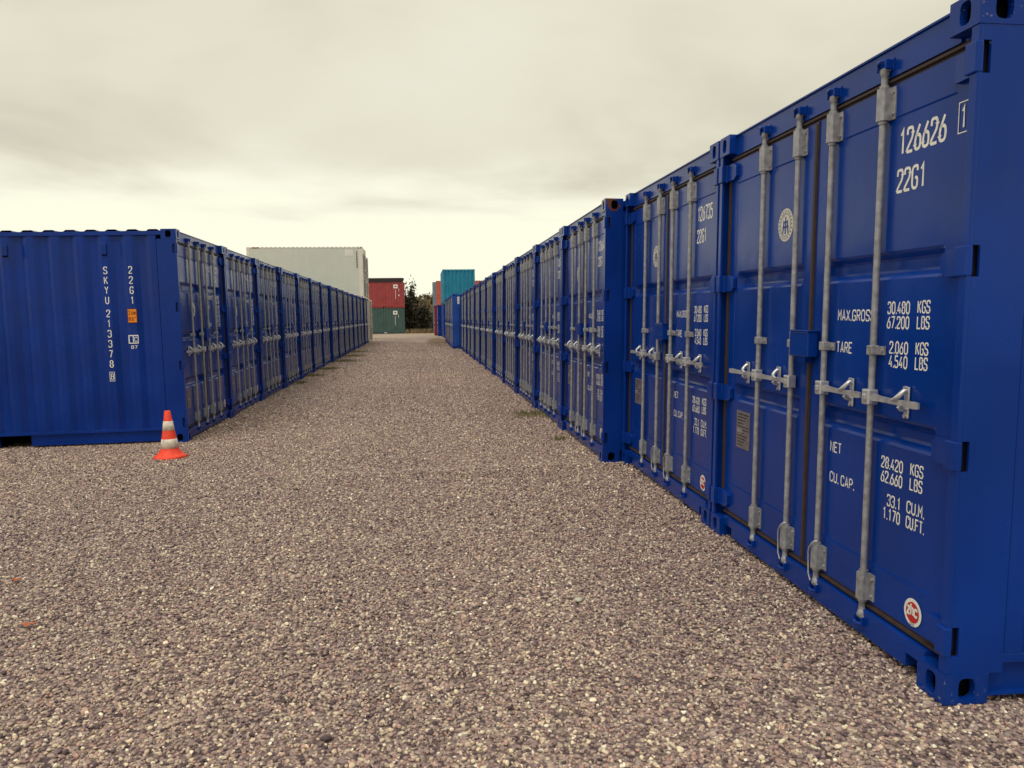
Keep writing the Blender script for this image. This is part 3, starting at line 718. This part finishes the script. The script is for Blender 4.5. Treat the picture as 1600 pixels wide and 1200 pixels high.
for i in range(14):
    if i < 2: m4 = mat_right(**A, y=2.637216 + i * 2.467936)
    else: m4 = mat_right(**B, y=7.583721 + (i - 2) * 2.471779, push=0 if i < 4 else random.uniform(-.02, .03))
    c = container(m4, BLUES[(2, 0, 1, 0, 3, 1, 0, 2, 1, 0, 3, 0, 1, 2)[i]], 'two', hi=i < 8, number=right_no[i] if i < 8 else '126700', seal=i < 5)
    if i == 0: lab = 'blue container numbered 126626 1, nearest in the right row with its side post in view'
    elif i == 1: lab = 'blue container numbered 126735, second from the near end of the right row'
    elif i == 2: lab = 'blue container with rusty top corner standing proud, third in the right row'
    else: lab = f'blue container, {ORD[i]} from the near end of the right row'
    tag(c, lab, 'container', 'blue containers in the right row')
    if i == 0:
        for o in c.children:
            if o.name.startswith('corner_casting') and min(v[0] for v in o.bound_box) > 0.9 and min(v[1] for v in o.bound_box) < .1: obj_mat(o, [M_SCUFF, M_DARK])
    if i == 2:
        for o in c.children:
            if o.name.startswith('corner_casting') and min(v[0] for v in o.bound_box) > 0.9 and min(v[1] for v in o.bound_box) < .1 and min(v[2] for v in o.bound_box) > 2:
                obj_mat(o, [M_RUSTY, M_DARK]); o['label'] = 'corner casting with rust showing through'
left_root = []
for i in range(15):
    m4 = mat_left(**LF, y=9.996154 + i * 2.470031, push=0 if i < 3 else random.uniform(-.02, .03))
    c = container(m4, BLUES[(1, 0, 3, 0, 1, 2, 0, 1, 3, 0, 2, 1, 0, 3, 1)[i]], 'three', hi=i < 7, number='213378' if i == 0 else '2133%02d' % (10 + 5 * i), seal=i < 3)
    lab = ('blue container marked SKYU 213378 8 down its side, nearest in the left row' if i == 0 else f'blue container, {ORD[i]} from the near end of the left row')
    tag(c, lab, 'container', 'blue containers in the left row'); left_root.append(c)
# markings, plates and vents on the near side of the first left container
L1 = left_root[0]
def side_text():
    mb = MB(); xp = -HW + .010 - .0025
    def put(t, w, zc, h, wd, bold=.42):
        V, F = text2d(t, -w - wd / 2, -w + wd / 2, zc - h / 2, h, bold); mb.add([(xp, -x, z) for x, z in V], F)
    zc = [2.107, 1.988, 1.872, 1.751]
    for ch, z in zip('SKYU', zc): put(ch, .838, z, .090, .044)
    for k, ch in enumerate('213378'): put(ch, .836, 1.593 - .1215 * k, .090, .044)
    put('8', .838, .832, .078, .036, .36)
    for w0, w1, z0, z1 in ((.862, .868, .775, .889), (.808, .814, .775, .889), (.8141, .8619, .775, .781), (.8141, .8619, .883, .889)):
        mb.add([(xp, w0, z0), (xp, w1, z0), (xp, w1, z1), (xp, w0, z1)], [(0, 1, 2, 3)])
    for ch, z in zip('22G1', [2.108, 1.987, 1.866, 1.745]): put(ch, .552, z, .090, .044)
    put('87', .562, 1.182, .042, .075, .62)
    return mb
link('side_lettering', side_text().mesh('side_lettering', [M_WHITE]), L1)
def height_plate():
    mb = MB(); x1 = -HW + .0095; mb.box(x1 - .004, x1 + .001, .507, .617, 1.474, 1.644, 2)
    mb.box(x1 - .0055, x1 - .0041, .514, .610, 1.481, 1.637, 0)
    for t, z in (('2.6m', 1.572), ("8'6\"", 1.498)):
        V, F = text2d(t, -.604, -.520, z, .050, .42); mb.add([(x1 - .0072, -x, zz) for x, zz in V], F, 1)
    return mb
link('height_plate', height_plate().mesh('height_plate', [M_ORANGE, plain('brown_print', lin(92, 28, 14), .6), plain('brown_edge', lin(110, 40, 20), .6)]), L1)
def ic_plate():
    mb = MB(); x1 = -HW + .0095; mb.box(x1 - .003, x1 + .001, .508, .623, 1.224, 1.327, 0)
    mb.box(x1 - .0044, x1 - .0031, .572, .610, 1.236, 1.315, 1); mb.box(x1 - .0044, x1 - .0031, .516, .562, 1.236, 1.315, 1)
    for t, a, b in (('i', -.606, -.580), ('C', -.556, -.523)):
        V, F = text2d(t, a, b, 1.245, .060, .48); mb.add([(x1 - .0058, -x, zz) for x, zz in V], F, 0)
    return mb
link('railway_plate', ic_plate().mesh('railway_plate', [M_WHITE, BLUES[1]]), L1)
def vent(wc):
    mb = MB(); x0 = -HW - .010; mb.box(x0, x0 + .053, wc - .032, wc + .032, 2.300, 2.430, 0, .006); mb.box(x0 + .006, x0 + .05, wc - .026, wc + .026, 2.282, 2.2995, 1)
    for k in range(4): mb.box(x0 - .004, x0 + .002, wc - .028, wc + .028, 2.296 + k * .03, 2.306 + k * .03, 0)
    return mb
for w in (.836, 1.942): link('vent', vent(w).mesh('vent', [BLUES[1], M_DARK]), L1)

# block standing further into the lane beyond the right row
C = dict(a=1.39, b=.004, c=0.04, d=0.0, t=.012)
for i in range(5):
    c = container(mat_right(**C, y=37.75 + i * 2.475), M_LBLUE if i == 0 else BLUES[(0, 1, 3, 0)[i - 1]], 'two', hi=False)
    tag(c, 'mid blue container standing out into the lane at the end of the right row' if i == 0 else f'blue container, {ORD[i]} of the block standing out into the lane', 'container', 'blue containers beyond the right row')
    if i == 0:
        mb = MB(); mb.box(HW - .011, HW - .006, .245, .345, 2.12, 2.46, 0, .0015)
        for z in (2.16, 2.23, 2.30, 2.37): mb.box(HW - .0058, HW - .0045, .265, .325, z, z + .02, 1)
        link('white_sign', mb.mesh('white_sign', [M_WHITE, M_GREYB]), c)
def mat_axes(o, Xa, Ya): 
    Xa = Vector(Xa).normalized(); Ya = Vector(Ya).normalized(); Za = Xa.cross(Ya)
    return Matrix(((Xa.x, Ya.x, Za.x, o[0]), (Xa.y, Ya.y, Za.y, o[1]), (Xa.z, Ya.z, Za.z, o[2]), (0, 0, 0, 1)))
def solo(o, Xa, Ya, mat, label, cat='container', group='coloured containers at the far end', **kw):
    c = container(mat_axes(o, Xa, Ya), mat, kw.pop('style', 'two'), hi=False, badges=False, **kw); tag(c, label, cat, group); return c
# teal box, its blind end towards us, on a dark blue one
solo((3.03, 66.06, -.03), (-1, 0, 0), (0, -1, 0), BLUES[1], 'dark blue container under the teal one')
solo((3.03, 66.06, 2.565), (-1, 0, 0), (0, -1, 0), M_TEAL, 'teal corrugated container stacked above the right row')
solo((1.52, 66.4 + HW, 0.0), (0, -1, 0), (1, 0, 0), BLUES[2], 'dark blue container at lane edge behind the teal stack')
solo((1.30, 69.0 + HW, 0.0), (0, -1, 0), (1, 0, 0), M_MAROON, 'maroon container at the far right lane edge, on the ground')
solo((1.72, 78.6 + HW, 0.0), (0, -1, 0), (1, 0, 0), M_MAROON, 'maroon container under the faded red one at far right')
solo((1.72, 78.6 + HW, 2.591), (0, -1, 0), (1, 0, 0), M_ORED, 'faded red container stacked behind the teal one')
solo((1.42, 81.15 + HW, 0.0), (0, -1, 0), (1, 0, 0), M_GREYB, 'grey blue container on the ground at the far right')
solo((1.42, 81.15 + HW, 2.591), (0, -1, 0), (1, 0, 0), M_GREYB, 'grey blue container on top at the far right')
# grey white box on the end of the left row
zt = LF['c'] + LF['d'] * 46 + CH
w = solo((-3.06, 45.05 + HW, zt + .004), (0, 1, 0), (-1, 0, 0), M_CREAM, 'grey white smooth sided container on top of the left row', H=2.84, L=6.30, corr=False, panel_mat=M_REEF)
mb = MB(); mb.box(-HW - .001, -HW + .003, 5.62, 6.02, 2.775, 2.83, 0); link('red_label', mb.mesh('red_label', [M_RED]), w)
mb = MB(); mb.box(-HW + .004, -HW + .008, .55, .98, 2.35, 2.66, 0); mb.box(-HW + .002, -HW + .0035, .60, .93, 2.40, 2.61, 1); link('placard', mb.mesh('placard', [M_WHITE, M_CREAM]), w)
mb = MB()
for k in range(11): mb.box(-HW + .003, -HW + .0075, .30, .36, 2.58 - k * .085 - .055, 2.58 - k * .085, 0)
link('lettering', mb.mesh('lettering', [M_DARK]), w)
w1 = solo((-2.94, 47.75 + HW, .09), (0, 1, 0), (-1, 0, 0), M_CREAM, 'cream container on the ground at the end of the left row', corr=False)
mb = MB()
for k in range(11): mb.box(-HW + .003, -HW + .0075, .17, .26, 2.30 - k * .10 - .06, 2.30 - k * .10, 0)
link('lettering', mb.mesh('lettering', [M_RUST]), w1)
solo((-3.10, 47.75 + HW, .094 + CH), (0, 1, 0), (-1, 0, 0), M_CREAM, 'cream container on top behind the grey white one', corr=False)
# red over green, long sides towards us, dark sheet roof on top
gzb = 0.01
g1 = solo((-1.50, 81.2 + HW, gzb), (0, 1, 0), (-1, 0, 0), M_GREEN, 'green container under the red one at the end of the lane')
g2 = solo((-1.47, 81.2 + HW, gzb + CH + .002), (0, 1, 0), (-1, 0, 0), M_RED, 'red container stacked on the green one at the end of the lane')
for c, (w0, z0) in ((g2, (.66, 1.98)), (g1, (.72, 1.92))):
    mb = MB(); mb.box(-HW - .006, -HW + .008, w0, w0 + .42, z0, z0 + .38, 0); mb.box(-HW - .0075, -HW - .0061, w0 + .10, w0 + .32, z0 + .12, z0 + .28, 1)
    link('placard', mb.mesh('placard', [M_WHITE, M_PLATE]), c)
    mb = MB()
    for k in range(9): mb.box(-HW + .004, -HW + .008, w0 + .20, w0 + .25, z0 - .22 - k * .105, z0 - .15 - k * .105, 0)
    for k in range(3): mb.box(-HW + .004, -HW + .008, w0 - .14, w0 - .09, z0 - .10 - k * .105, z0 - .03 - k * .105, 0)
    if c is g2: mb.box(-HW + .004, -HW + .008, w0 - .16, w0 - .06, z0 - .78, z0 - .62, 0)
    link('lettering', mb.mesh('lettering', [M_WHITE]), c)
mb = MB(); z0 = gzb + 2 * CH + .004
prof = [(-1.68, z0), (-1.50, z0 + .40), (-1.62, z0 + .44), (-7.4, z0 + .44), (-7.5, z0)]
n = len(prof); vs_ = [(x, y, z) for y in (81.26, 83.5) for x, z in prof]
mb.add(vs_, [tuple(range(n)), tuple(range(n, 2 * n))[::-1]] + [(i, (i + 1) % n, n + (i + 1) % n, n + i) for i in range(n)])
for k in range(24): mb.box(-7.30 + k * .24, -7.22 + k * .24, 81.24, 81.262, z0 + .03, z0 + .40)
tag(link('sheet_roof', mb.mesh('sheet_roof', [M_TARP])), 'dark ribbed sheet roof lying on the red container', 'roof')

# ------------------------------------------------------------------ traffic cone
def cone():
    root = empty('traffic_cone', Matrix.Translation((-2.745, 8.90, gz(-2.745, 8.9))) @ Matrix.Rotation(R(-1.0), 4, 'Y'))
    tag(root, 'orange and white striped traffic cone by the left container corner', 'traffic cone')
    rad = lambda z: .030 + (.50 - z) / .50 * .080
    def ring(prof, name, mat, n=32):
        m = MB(); vs = [(r * math.cos(2 * math.pi * k / n), r * math.sin(2 * math.pi * k / n), z) for r, z in prof for k in range(n)]
        m.add(vs, [(i * n + k, i * n + (k + 1) % n, (i + 1) * n + (k + 1) % n, (i + 1) * n + k) for i in range(len(prof) - 1) for k in range(n)], 0, True)
        return link(name, m.mesh(name, [mat]), root)
    ring([(.020, .505), (.027, .512), (.031, .507), (rad(.395), .395), (rad(.30), .30), (rad(.20), .20), (rad(.09), .09), (.122, .052), (.134, .034)], 'cone_body', M_CONER)
    for z0, z1 in ((.300, .400), (.105, .205)):
        ring([(rad(z1) - .002, z1 + .001), (rad(z1) + .0022, z1), (rad(z0) + .0022, z0), (rad(z0) - .002, z0 - .001)], 'reflective_sleeve', M_CONEW)
    m = MB(); n = 32; vs = []
    prof = [(.120, .050), (.140, .032), (.166, .020), (.172, .006), (.168, -.004)]
    for r, z in prof:
        for k in range(n):
            t = 2 * math.pi * k / n; w = 1 + .035 * math.cos(8 * t); vs.append((r * w * math.cos(t), r * w * math.sin(t), z))
    m.add(vs, [(i * n + k, i * n + (k + 1) % n, (i + 1) * n + (k + 1) % n, (i + 1) * n + k) for i in range(len(prof) - 1) for k in range(n)], 0, True)
    link('base', m.mesh('base', [M_CONER]), root)
cone()

# ------------------------------------------------------------------ vegetation
def leafmat(name, cols, rough=0.6):
    m, t, b = newmat(name); L = t.links.new
    g = N(t, 'ShaderNodeNewGeometry'); rp = N(t, 'ShaderNodeValToRGB'); L(g.outputs['Random Per Island'], rp.inputs[0])
    el = rp.color_ramp.elements
    for i, c in enumerate(cols):
        e = el[i] if i < 2 else el.new(1); e.position = i / max(1, len(cols) - 1); e.color = c
    L(rp.outputs[0], b.inputs['Base Color']); b.inputs['Roughness'].default_value = rough; b.inputs['Specular IOR Level'].default_value = .25
    return m
M_LEAF = leafmat('dark_leaves', [(.022, .022, .018, 1), (.055, .052, .032, 1), (.038, .036, .026, 1), (.15, .14, .085, 1)])
M_LEAF2 = leafmat('olive_leaves', [(.08, .075, .04, 1), (.17, .15, .085, 1), (.12, .10, .055, 1), (.27, .25, .17, 1)])
M_BARK = plain('bark', lin(70, 56, 46), .9, 0, .3, .25, 10)
M_DRY = leafmat('dry_grass', [(.22, .16, .09, 1), (.34, .26, .15, 1), (.16, .10, .06, 1), (.28, .22, .12, 1)])
M_WEED = leafmat('weed_green', [(.15, .16, .055, 1), (.22, .20, .09, 1), (.19, .15, .07, 1), (.12, .13, .045, 1)])
def leaf_cloud(P, size, jit=.5):
    """one small bent leaf (two triangles pairs) at each point"""
    n = len(P); a = rng.normal(size=(n, 3)); a /= np.linalg.norm(a, axis=1)[:, None]
    b = rng.normal(size=(n, 3)); b -= (b * a).sum(1)[:, None] * a; b /= np.linalg.norm(b, axis=1)[:, None]
    c = np.cross(a, b); s = size * (1 + jit * rng.uniform(-1, 1, (n, 1)))
    v = np.stack([P - a * s, P + b * s * .45 + c * s * .12, P + a * s, P - b * s * .45 + c * s * .12], 1).reshape(-1, 3)
    f = np.arange(n * 4).reshape(n, 4); m = MB(); m.v = [tuple(map(float, q)) for q in v]; m.f = f.tolist(); m.m = [0] * n; m.sm = [False] * n
    return m
def raw_mesh(mb, name, mats):
    me = bpy.data.meshes.new(name); me.from_pydata(mb.v, [], mb.f)
    for m in mats: me.materials.append(m)
    me.update(); return me
def tree(name, base, h, rx, ry, nlim, nleaf, size, mat, label, cat='bush', sprig=False):
    root = empty(name, Matrix.Translation(base)); tag(root, label, cat, 'bushes at the end of the lane')
    tr = MB(); tips = []
    for k in range(nlim):
        az = 2 * math.pi * k / nlim + random.uniform(-.4, .4); lean = random.uniform(.25, 1.0); hh = h * random.uniform(.6, 1.0) * (1.12 - .35 * lean)
        p0 = Vector((random.uniform(-.2, .2), random.uniform(-.2, .2), -.05)); end = Vector((math.cos(az) * rx * lean * .8, math.sin(az) * ry * lean * .8, hh * .9))
        pts = [p0.lerp(end, t) + Vector((0, 0, .25 * h * math.sin(math.pi * t) * (.2 + .2 * lean))) + Vector((random.uniform(-.1, .1), random.uniform(-.1, .1), 0)) * (0 if t == 0 else 1) for t in (0, .3, .6, .85, 1)]
        tr.tube(pts, [.08, .06, .04, .022, .01], 6)
        for _ in range(7):
            t = random.uniform(.3, 1); q = pts[min(3, int(t * 4))].lerp(pts[min(4, int(t * 4) + 1)], (t * 4) % 1)
            e2 = q + Vector((random.uniform(-1, 1) * rx * .35, random.uniform(-1, 1) * ry * .35, random.uniform(-.3, .55) * h * .28))
            tr.tube([q, q.lerp(e2, .5) + Vector((0, 0, .08)), e2], [.02, .014, .006], 5); tips += [e2, q.lerp(e2, .6)]
        tips.append(end)
    if sprig:
        s0 = Vector((-.1, 0, h * .7))
        for dx in (-.12, .1, .28): tr.tube([s0, s0 + Vector((dx * .6, 0, h * .2)), s0 + Vector((dx * 2.0, 0, h * .42))], [.035, .026, .016], 5); tips += [s0 + Vector((dx * 2.0, 0, h * .40))]
    link('trunk', tr.mesh('trunk', [M_BARK]), root)
    P = []
    for i in range(nleaf):
        c = random.choice(tips); rr = random.gauss(0, 1) * .17 * rx
        P.append((c.x + random.gauss(0, .16) * rx, c.y + random.gauss(0, .16) * ry, max(.05, c.z + random.gauss(0, .085) * h)))
    # low skirt of foliage
    for i in range(nleaf // 3): P.append((random.gauss(0, .45) * rx, random.gauss(0, .4) * ry, abs(random.gauss(0, .22)) * h + .05))
    link('crown', raw_mesh(leaf_cloud(np.array(P), size), 'crown', [mat]), root)
tree('bush', (-.95, 84.4, 0), 4.5, .95, 1.2, 12, 3600, .15, M_LEAF, 'tall dark leafy bush beside the red and green containers', sprig=True)
tree('bush', (.35, 85.6, 0), 2.9, 1.15, 1.2, 9, 1900, .13, M_LEAF, 'lower dark bush in the middle of the gap at the lane end')
tree('bush', (1.75, 89.5, 0), 2.5, 1.3, 1.3, 9, 1700, .14, M_LEAF2, 'olive bush at right of the gap beside the grey blue containers')
tree('bush', (-.2, 91.5, 0), 2.9, 1.9, 1.4, 10, 2200, .14, M_LEAF, 'dark bush standing behind the other bushes')
# dry grass fringe
def blades(pts, h, w, spread):
    m = MB()
    for (x, y, z) in pts:
        a = random.uniform(0, 6.28); hh = h * random.uniform(.5, 1.2); d = Vector((math.cos(a), math.sin(a), 0)); e = Vector((-d.y, d.x, 0)); l = spread * random.uniform(.2, 1.0)
        p = Vector((x, y, z - .01)); m.add([p - e * w, p + e * w, p + d * l * .4 + Vector((0, 0, hh * .6)) + e * w * .6, p + d * l * .4 + Vector((0, 0, hh * .6)) - e * w * .6, p + d * l + Vector((0, 0, hh))],
              [(0, 1, 2, 3), (3, 2, 4)])
    return m
pts = [(random.uniform(-1.45, 2.0), random.uniform(80.5, 84.8), 0) for _ in range(2600)]
tag(link('dry_grass', raw_mesh(blades(pts, .45, .02, .25), 'dry_grass', [M_DRY])), 'dry tan grass fringe in front of the bushes', 'grass', kind='stuff')
# weeds along the foot of the rows
def weed(x, y, r, n, h, label):
    root_z = gz(x, y); m = blades([(random.gauss(0, r), random.gauss(0, r * 1.3), 0) for _ in range(n)], h, .004, h * .8)
    o = link('weed_tuft', raw_mesh(m, 'weed_tuft', [M_WEED]), None, (x, y, root_z)); tag(o, label, 'weed', 'weeds along the container rows')
weed(1.62, 11.6, .16, 700, .06, 'low green weed patch at the foot of the fourth right container')
weed(1.62, 9.15, .05, 120, .05, 'small weed tuft at the foot of the third right container')
for k, (x, y, r, n) in enumerate(((-2.78, 18.6, .09, 260), (-2.76, 20.9, .14, 460), (-2.70, 23.6, .18, 620), (-2.62, 27.6, .26, 900), (-2.62, 31.2, .28, 900), (-2.74, 35.0, .26, 800))):
    weed(x, y, r, n, .075, f'weed patch at the foot of the left row, {ORD[k]} from the near end')
# wooded hill beyond
def hill():
    m = MB(); xs_ = np.linspace(-90, 120, 85); ys_ = np.linspace(118, 260, 30); nx_ = len(xs_)
    def hz(x, y):
        t = min(1, (y - 118) / 60); t = t * t * (3 - 2 * t)
        return -0.3 + t * (5.3 + .7 * math.sin(x * .07 + 1) + .4 * math.sin(x * .19)) 
    m.add([(x, y, hz(x, y)) for y in ys_ for x in xs_], [(j * nx_ + i, j * nx_ + i + 1, (j + 1) * nx_ + i + 1, (j + 1) * nx_ + i) for j in range(len(ys_) - 1) for i in range(nx_ - 1)], 0, True)
    tag(link('hill', m.mesh('hill', [plain('hill_earth', lin(104, 84, 58), .95, 0, .2, .25, .3)])), kind='structure')
    P = []
    for _ in range(9000):
        x = random.uniform(-25, 45); y = random.uniform(122, 185); P.append((x, y, hz(x, y) + abs(random.gauss(0, .55))))
    tag(link('hill_scrub', raw_mesh(leaf_cloud(np.array(P), .42), 'hill_scrub', [leafmat('scrub_leaves', [(.075, .055, .028, 1), (.13, .10, .05, 1), (.06, .05, .025, 1), (.17, .125, .07, 1)])])), 'brown green scrub covering the far hillside', 'scrub', kind='stuff')
hill()

# ------------------------------------------------------------------ gravel: loose stones over the ground sheet
def gravel():
    pool = bpy.data.collections.new('stone_shapes')
    m, t, b = newmat('stone'); L = t.links.new
    at = N(t, 'ShaderNodeAttribute'); at.attribute_type = 'INSTANCER'; at.attribute_name = 'col'
    tc = N(t, 'ShaderNodeTexCoord'); nz = N(t, 'ShaderNodeTexNoise'); nz.inputs['Scale'].default_value = 2.2; nz.inputs['Detail'].default_value = 4; L(tc.outputs['Object'], nz.inputs['Vector'])
    hs = N(t, 'ShaderNodeHueSaturation'); L(at.outputs['Color'], hs.inputs['Color'])
    mr = N(t, 'ShaderNodeMapRange'); L(nz.outputs[0], mr.inputs[0]); mr.inputs[1].default_value = .3; mr.inputs[2].default_value = .7; mr.inputs[3].default_value = .82; mr.inputs[4].default_value = 1.18; L(mr.outputs[0], hs.inputs['Value'])
    L(hs.outputs[0], b.inputs['Base Color']); b.inputs['Roughness'].default_value = .7; b.inputs['Specular IOR Level'].default_value = .35
    for k in range(8):
        bm = bmesh.new(); bmesh.ops.create_icosphere(bm, subdivisions=2, radius=1.0)
        pl = [Vector((random.gauss(0, 1), random.gauss(0, 1), random.gauss(0, 1))).normalized() for _ in range(7)]; cut = [random.uniform(.55, .85) for _ in pl]
        sx, sy, sz = random.uniform(.8, 1.15), random.uniform(.65, .95), random.uniform(.45, .7)
        for v in bm.verts:
            for p, c in zip(pl, cut):
                d = v.co.dot(p)
                if d > c: v.co -= p * (d - c) * .9
            v.co = Vector((v.co.x * sx, v.co.y * sy, v.co.z * sz))
        me = bpy.data.meshes.new('stone_shape'); bm.to_mesh(me); bm.free(); me.materials.append(m)
        me.polygons.foreach_set('use_smooth', [True] * len(me.polygons))
        o = bpy.data.objects.new('stone_shape', me); pool.objects.link(o)
    def strip(y0, y1, dens, s0, s1):
        x0, x1 = -(.84 * y1 + 2.2), 4.2
        n = int((x1 - x0) * (y1 - y0) * dens); x = rng.uniform(x0, x1, n); y = rng.uniform(y0, y1, n)
        keep = np.where(y > 2.75, x < 2.02, True) & ~((y > 10.15) & (x < -3.0)) & (x > -(.84 * y + 2.2))
        keep &= ~((y > 7.7) & (x > 1.90))
        x, y = x[keep], y[keep]; s = s0 * np.exp(rng.normal(0, s1, len(x))); return x, y, np.clip(s, .004, .03)
    S = [strip(0.6, 5.5, 4600, .0080, .24), strip(5.5, 11, 3600, .0085, .24), strip(11, 19, 2000, .0100, .24), strip(19, 27, 1200, .0122, .2), strip(27, 34, 650, .0138, .2), strip(34, 41, 260, .016, .2), strip(41, 47, 110, .016, .2)]
    x, y, s = (np.concatenate([a[k] for a in S]) for k in range(3)); n = len(x)
    z = np.array([gz(a, b_) for a, b_ in zip(x, y)]) - .006 + s * rng.uniform(.05, .75, n)
    me = bpy.data.meshes.new('gravel'); me.vertices.add(n); me.vertices.foreach_set('co', np.stack([x, y, z], 1).astype(np.float32).ravel())
    def attr(name, typ, prop, arr): a = me.attributes.new(name, typ, 'POINT'); a.data.foreach_set(prop, np.ascontiguousarray(arr, dtype=np.float32 if typ != 'INT' else np.int32).ravel())
    attr('rot', 'FLOAT_VECTOR', 'vector', np.stack([rng.normal(0, .5, n), rng.normal(0, .5, n), rng.uniform(0, 6.283, n)], 1))
    attr('scl', 'FLOAT', 'value', s); attr('idx', 'INT', 'value', rng.integers(0, 8, n))
    C_ = np.array([lin(*c) for c, _ in STONES]); w_ = np.array([w for _, w in STONES]); w_ = w_ / w_.sum()
    cc = C_[rng.choice(len(C_), n, p=w_)]; cc[:, :3] *= np.exp(rng.normal(0, .13, (n, 1)))
    # dusty, reddish and wheel-worn stretches: the stones themselves differ there
    wv = np.sin(x * .9 + np.sin(y * .45) * 1.3) * .5 + np.sin(y * .62 + x * .35 + 1.7) * .5
    track = np.exp(-((x + .95 + .15 * np.sin(y * .2)) / .38) ** 2) + np.exp(-((x - .65 + .15 * np.sin(y * .2)) / .38) ** 2)
    cc[:, 0] *= 1 + .07 * wv + .06 * track; cc[:, 1] *= 1 + .05 * wv + .06 * track; cc[:, 2] *= 1 + .02 * wv + .05 * track
    attr('col', 'FLOAT_COLOR', 'color', cc)
    o = link('gravel', me); tag(o, 'loose brown grey and cream gravel stones covering the yard', 'gravel', kind='stuff')
    ng = bpy.data.node_groups.new('scatter_stones', 'GeometryNodeTree'); ng.interface.new_socket('Geometry', in_out='INPUT', socket_type='NodeSocketGeometry'); ng.interface.new_socket('Geometry', in_out='OUTPUT', socket_type='NodeSocketGeometry')
    nd = ng.nodes; gi = nd.new('NodeGroupInput'); go = nd.new('NodeGroupOutput'); ip = nd.new('GeometryNodeInstanceOnPoints'); ci = nd.new('GeometryNodeCollectionInfo')
    ci.inputs['Collection'].default_value = pool; ci.inputs['Separate Children'].default_value = True; ci.inputs['Reset Children'].default_value = True
    def na(name, typ):
        q = nd.new('GeometryNodeInputNamedAttribute'); q.data_type = typ; q.inputs['Name'].default_value = name; return q.outputs['Attribute']
    k = ng.links.new; k(gi.outputs[0], ip.inputs['Points']); k(ci.outputs[0], ip.inputs['Instance']); ip.inputs['Pick Instance'].default_value = True
    k(na('idx', 'INT'), ip.inputs['Instance Index'])
    er = nd.new('FunctionNodeEulerToRotation'); k(na('rot', 'FLOAT_VECTOR'), er.inputs[0]); k(er.outputs[0], ip.inputs['Rotation'])
    k(na('scl', 'FLOAT'), ip.inputs['Scale']); k(ip.outputs[0], go.inputs[0])
    md = o.modifiers.new('scatter', 'NODES'); md.node_group = ng
gravel()
# a few odd things lying on the gravel
def leaf_bit(x, y, mat, r, label, name='fallen_leaf', cat='leaf'):
    m = MB(); n = 9; vs = [(0, 0, .010)]
    for k in range(n):
        t = 2 * math.pi * k / n; q = r * (1 + .35 * math.cos(3 * t + x)); vs.append((q * math.cos(t), q * .7 * math.sin(t), .004 + .010 * math.sin(2 * t) ** 2))
    m.add(vs, [(0, 1 + k, 1 + (k + 1) % n) for k in range(n)]); o = link(name, m.mesh(name, [mat]), None, (x, y, gz(x, y) + .012)); tag(o, label, cat)
M_OLEAF = plain('orange_leaf', lin(176, 92, 52), .7)
leaf_bit(-1.94, 3.99, M_OLEAF, .030, 'orange fallen leaf on gravel at the far left, nearer one')
leaf_bit(-2.34, 4.72, M_OLEAF, .026, 'orange fallen leaf on gravel at the far left, farther one')
mb = MB(); bm = bmesh.new(); bmesh.ops.create_icosphere(bm, subdivisions=2, radius=.022)
for v in bm.verts: v.co = Vector((v.co.x * (1 + .2 * math.sin(5 * v.co.y * 40)), v.co.y, v.co.z * .5))
mb.bm(bm, 0, True)
tag(link('pale_stone', mb.mesh('pale_stone', [plain('pale_stone', lin(190, 188, 172), .7)]), None, (.78, 3.88, gz(.78, 3.88) + .014)), 'pale flat stone lying on the gravel in the foreground', 'stone')

for o in bpy.data.objects:
    if o.name.split('.')[0] in ('lettering', 'side_lettering'): o['kind'] = 'stuff'
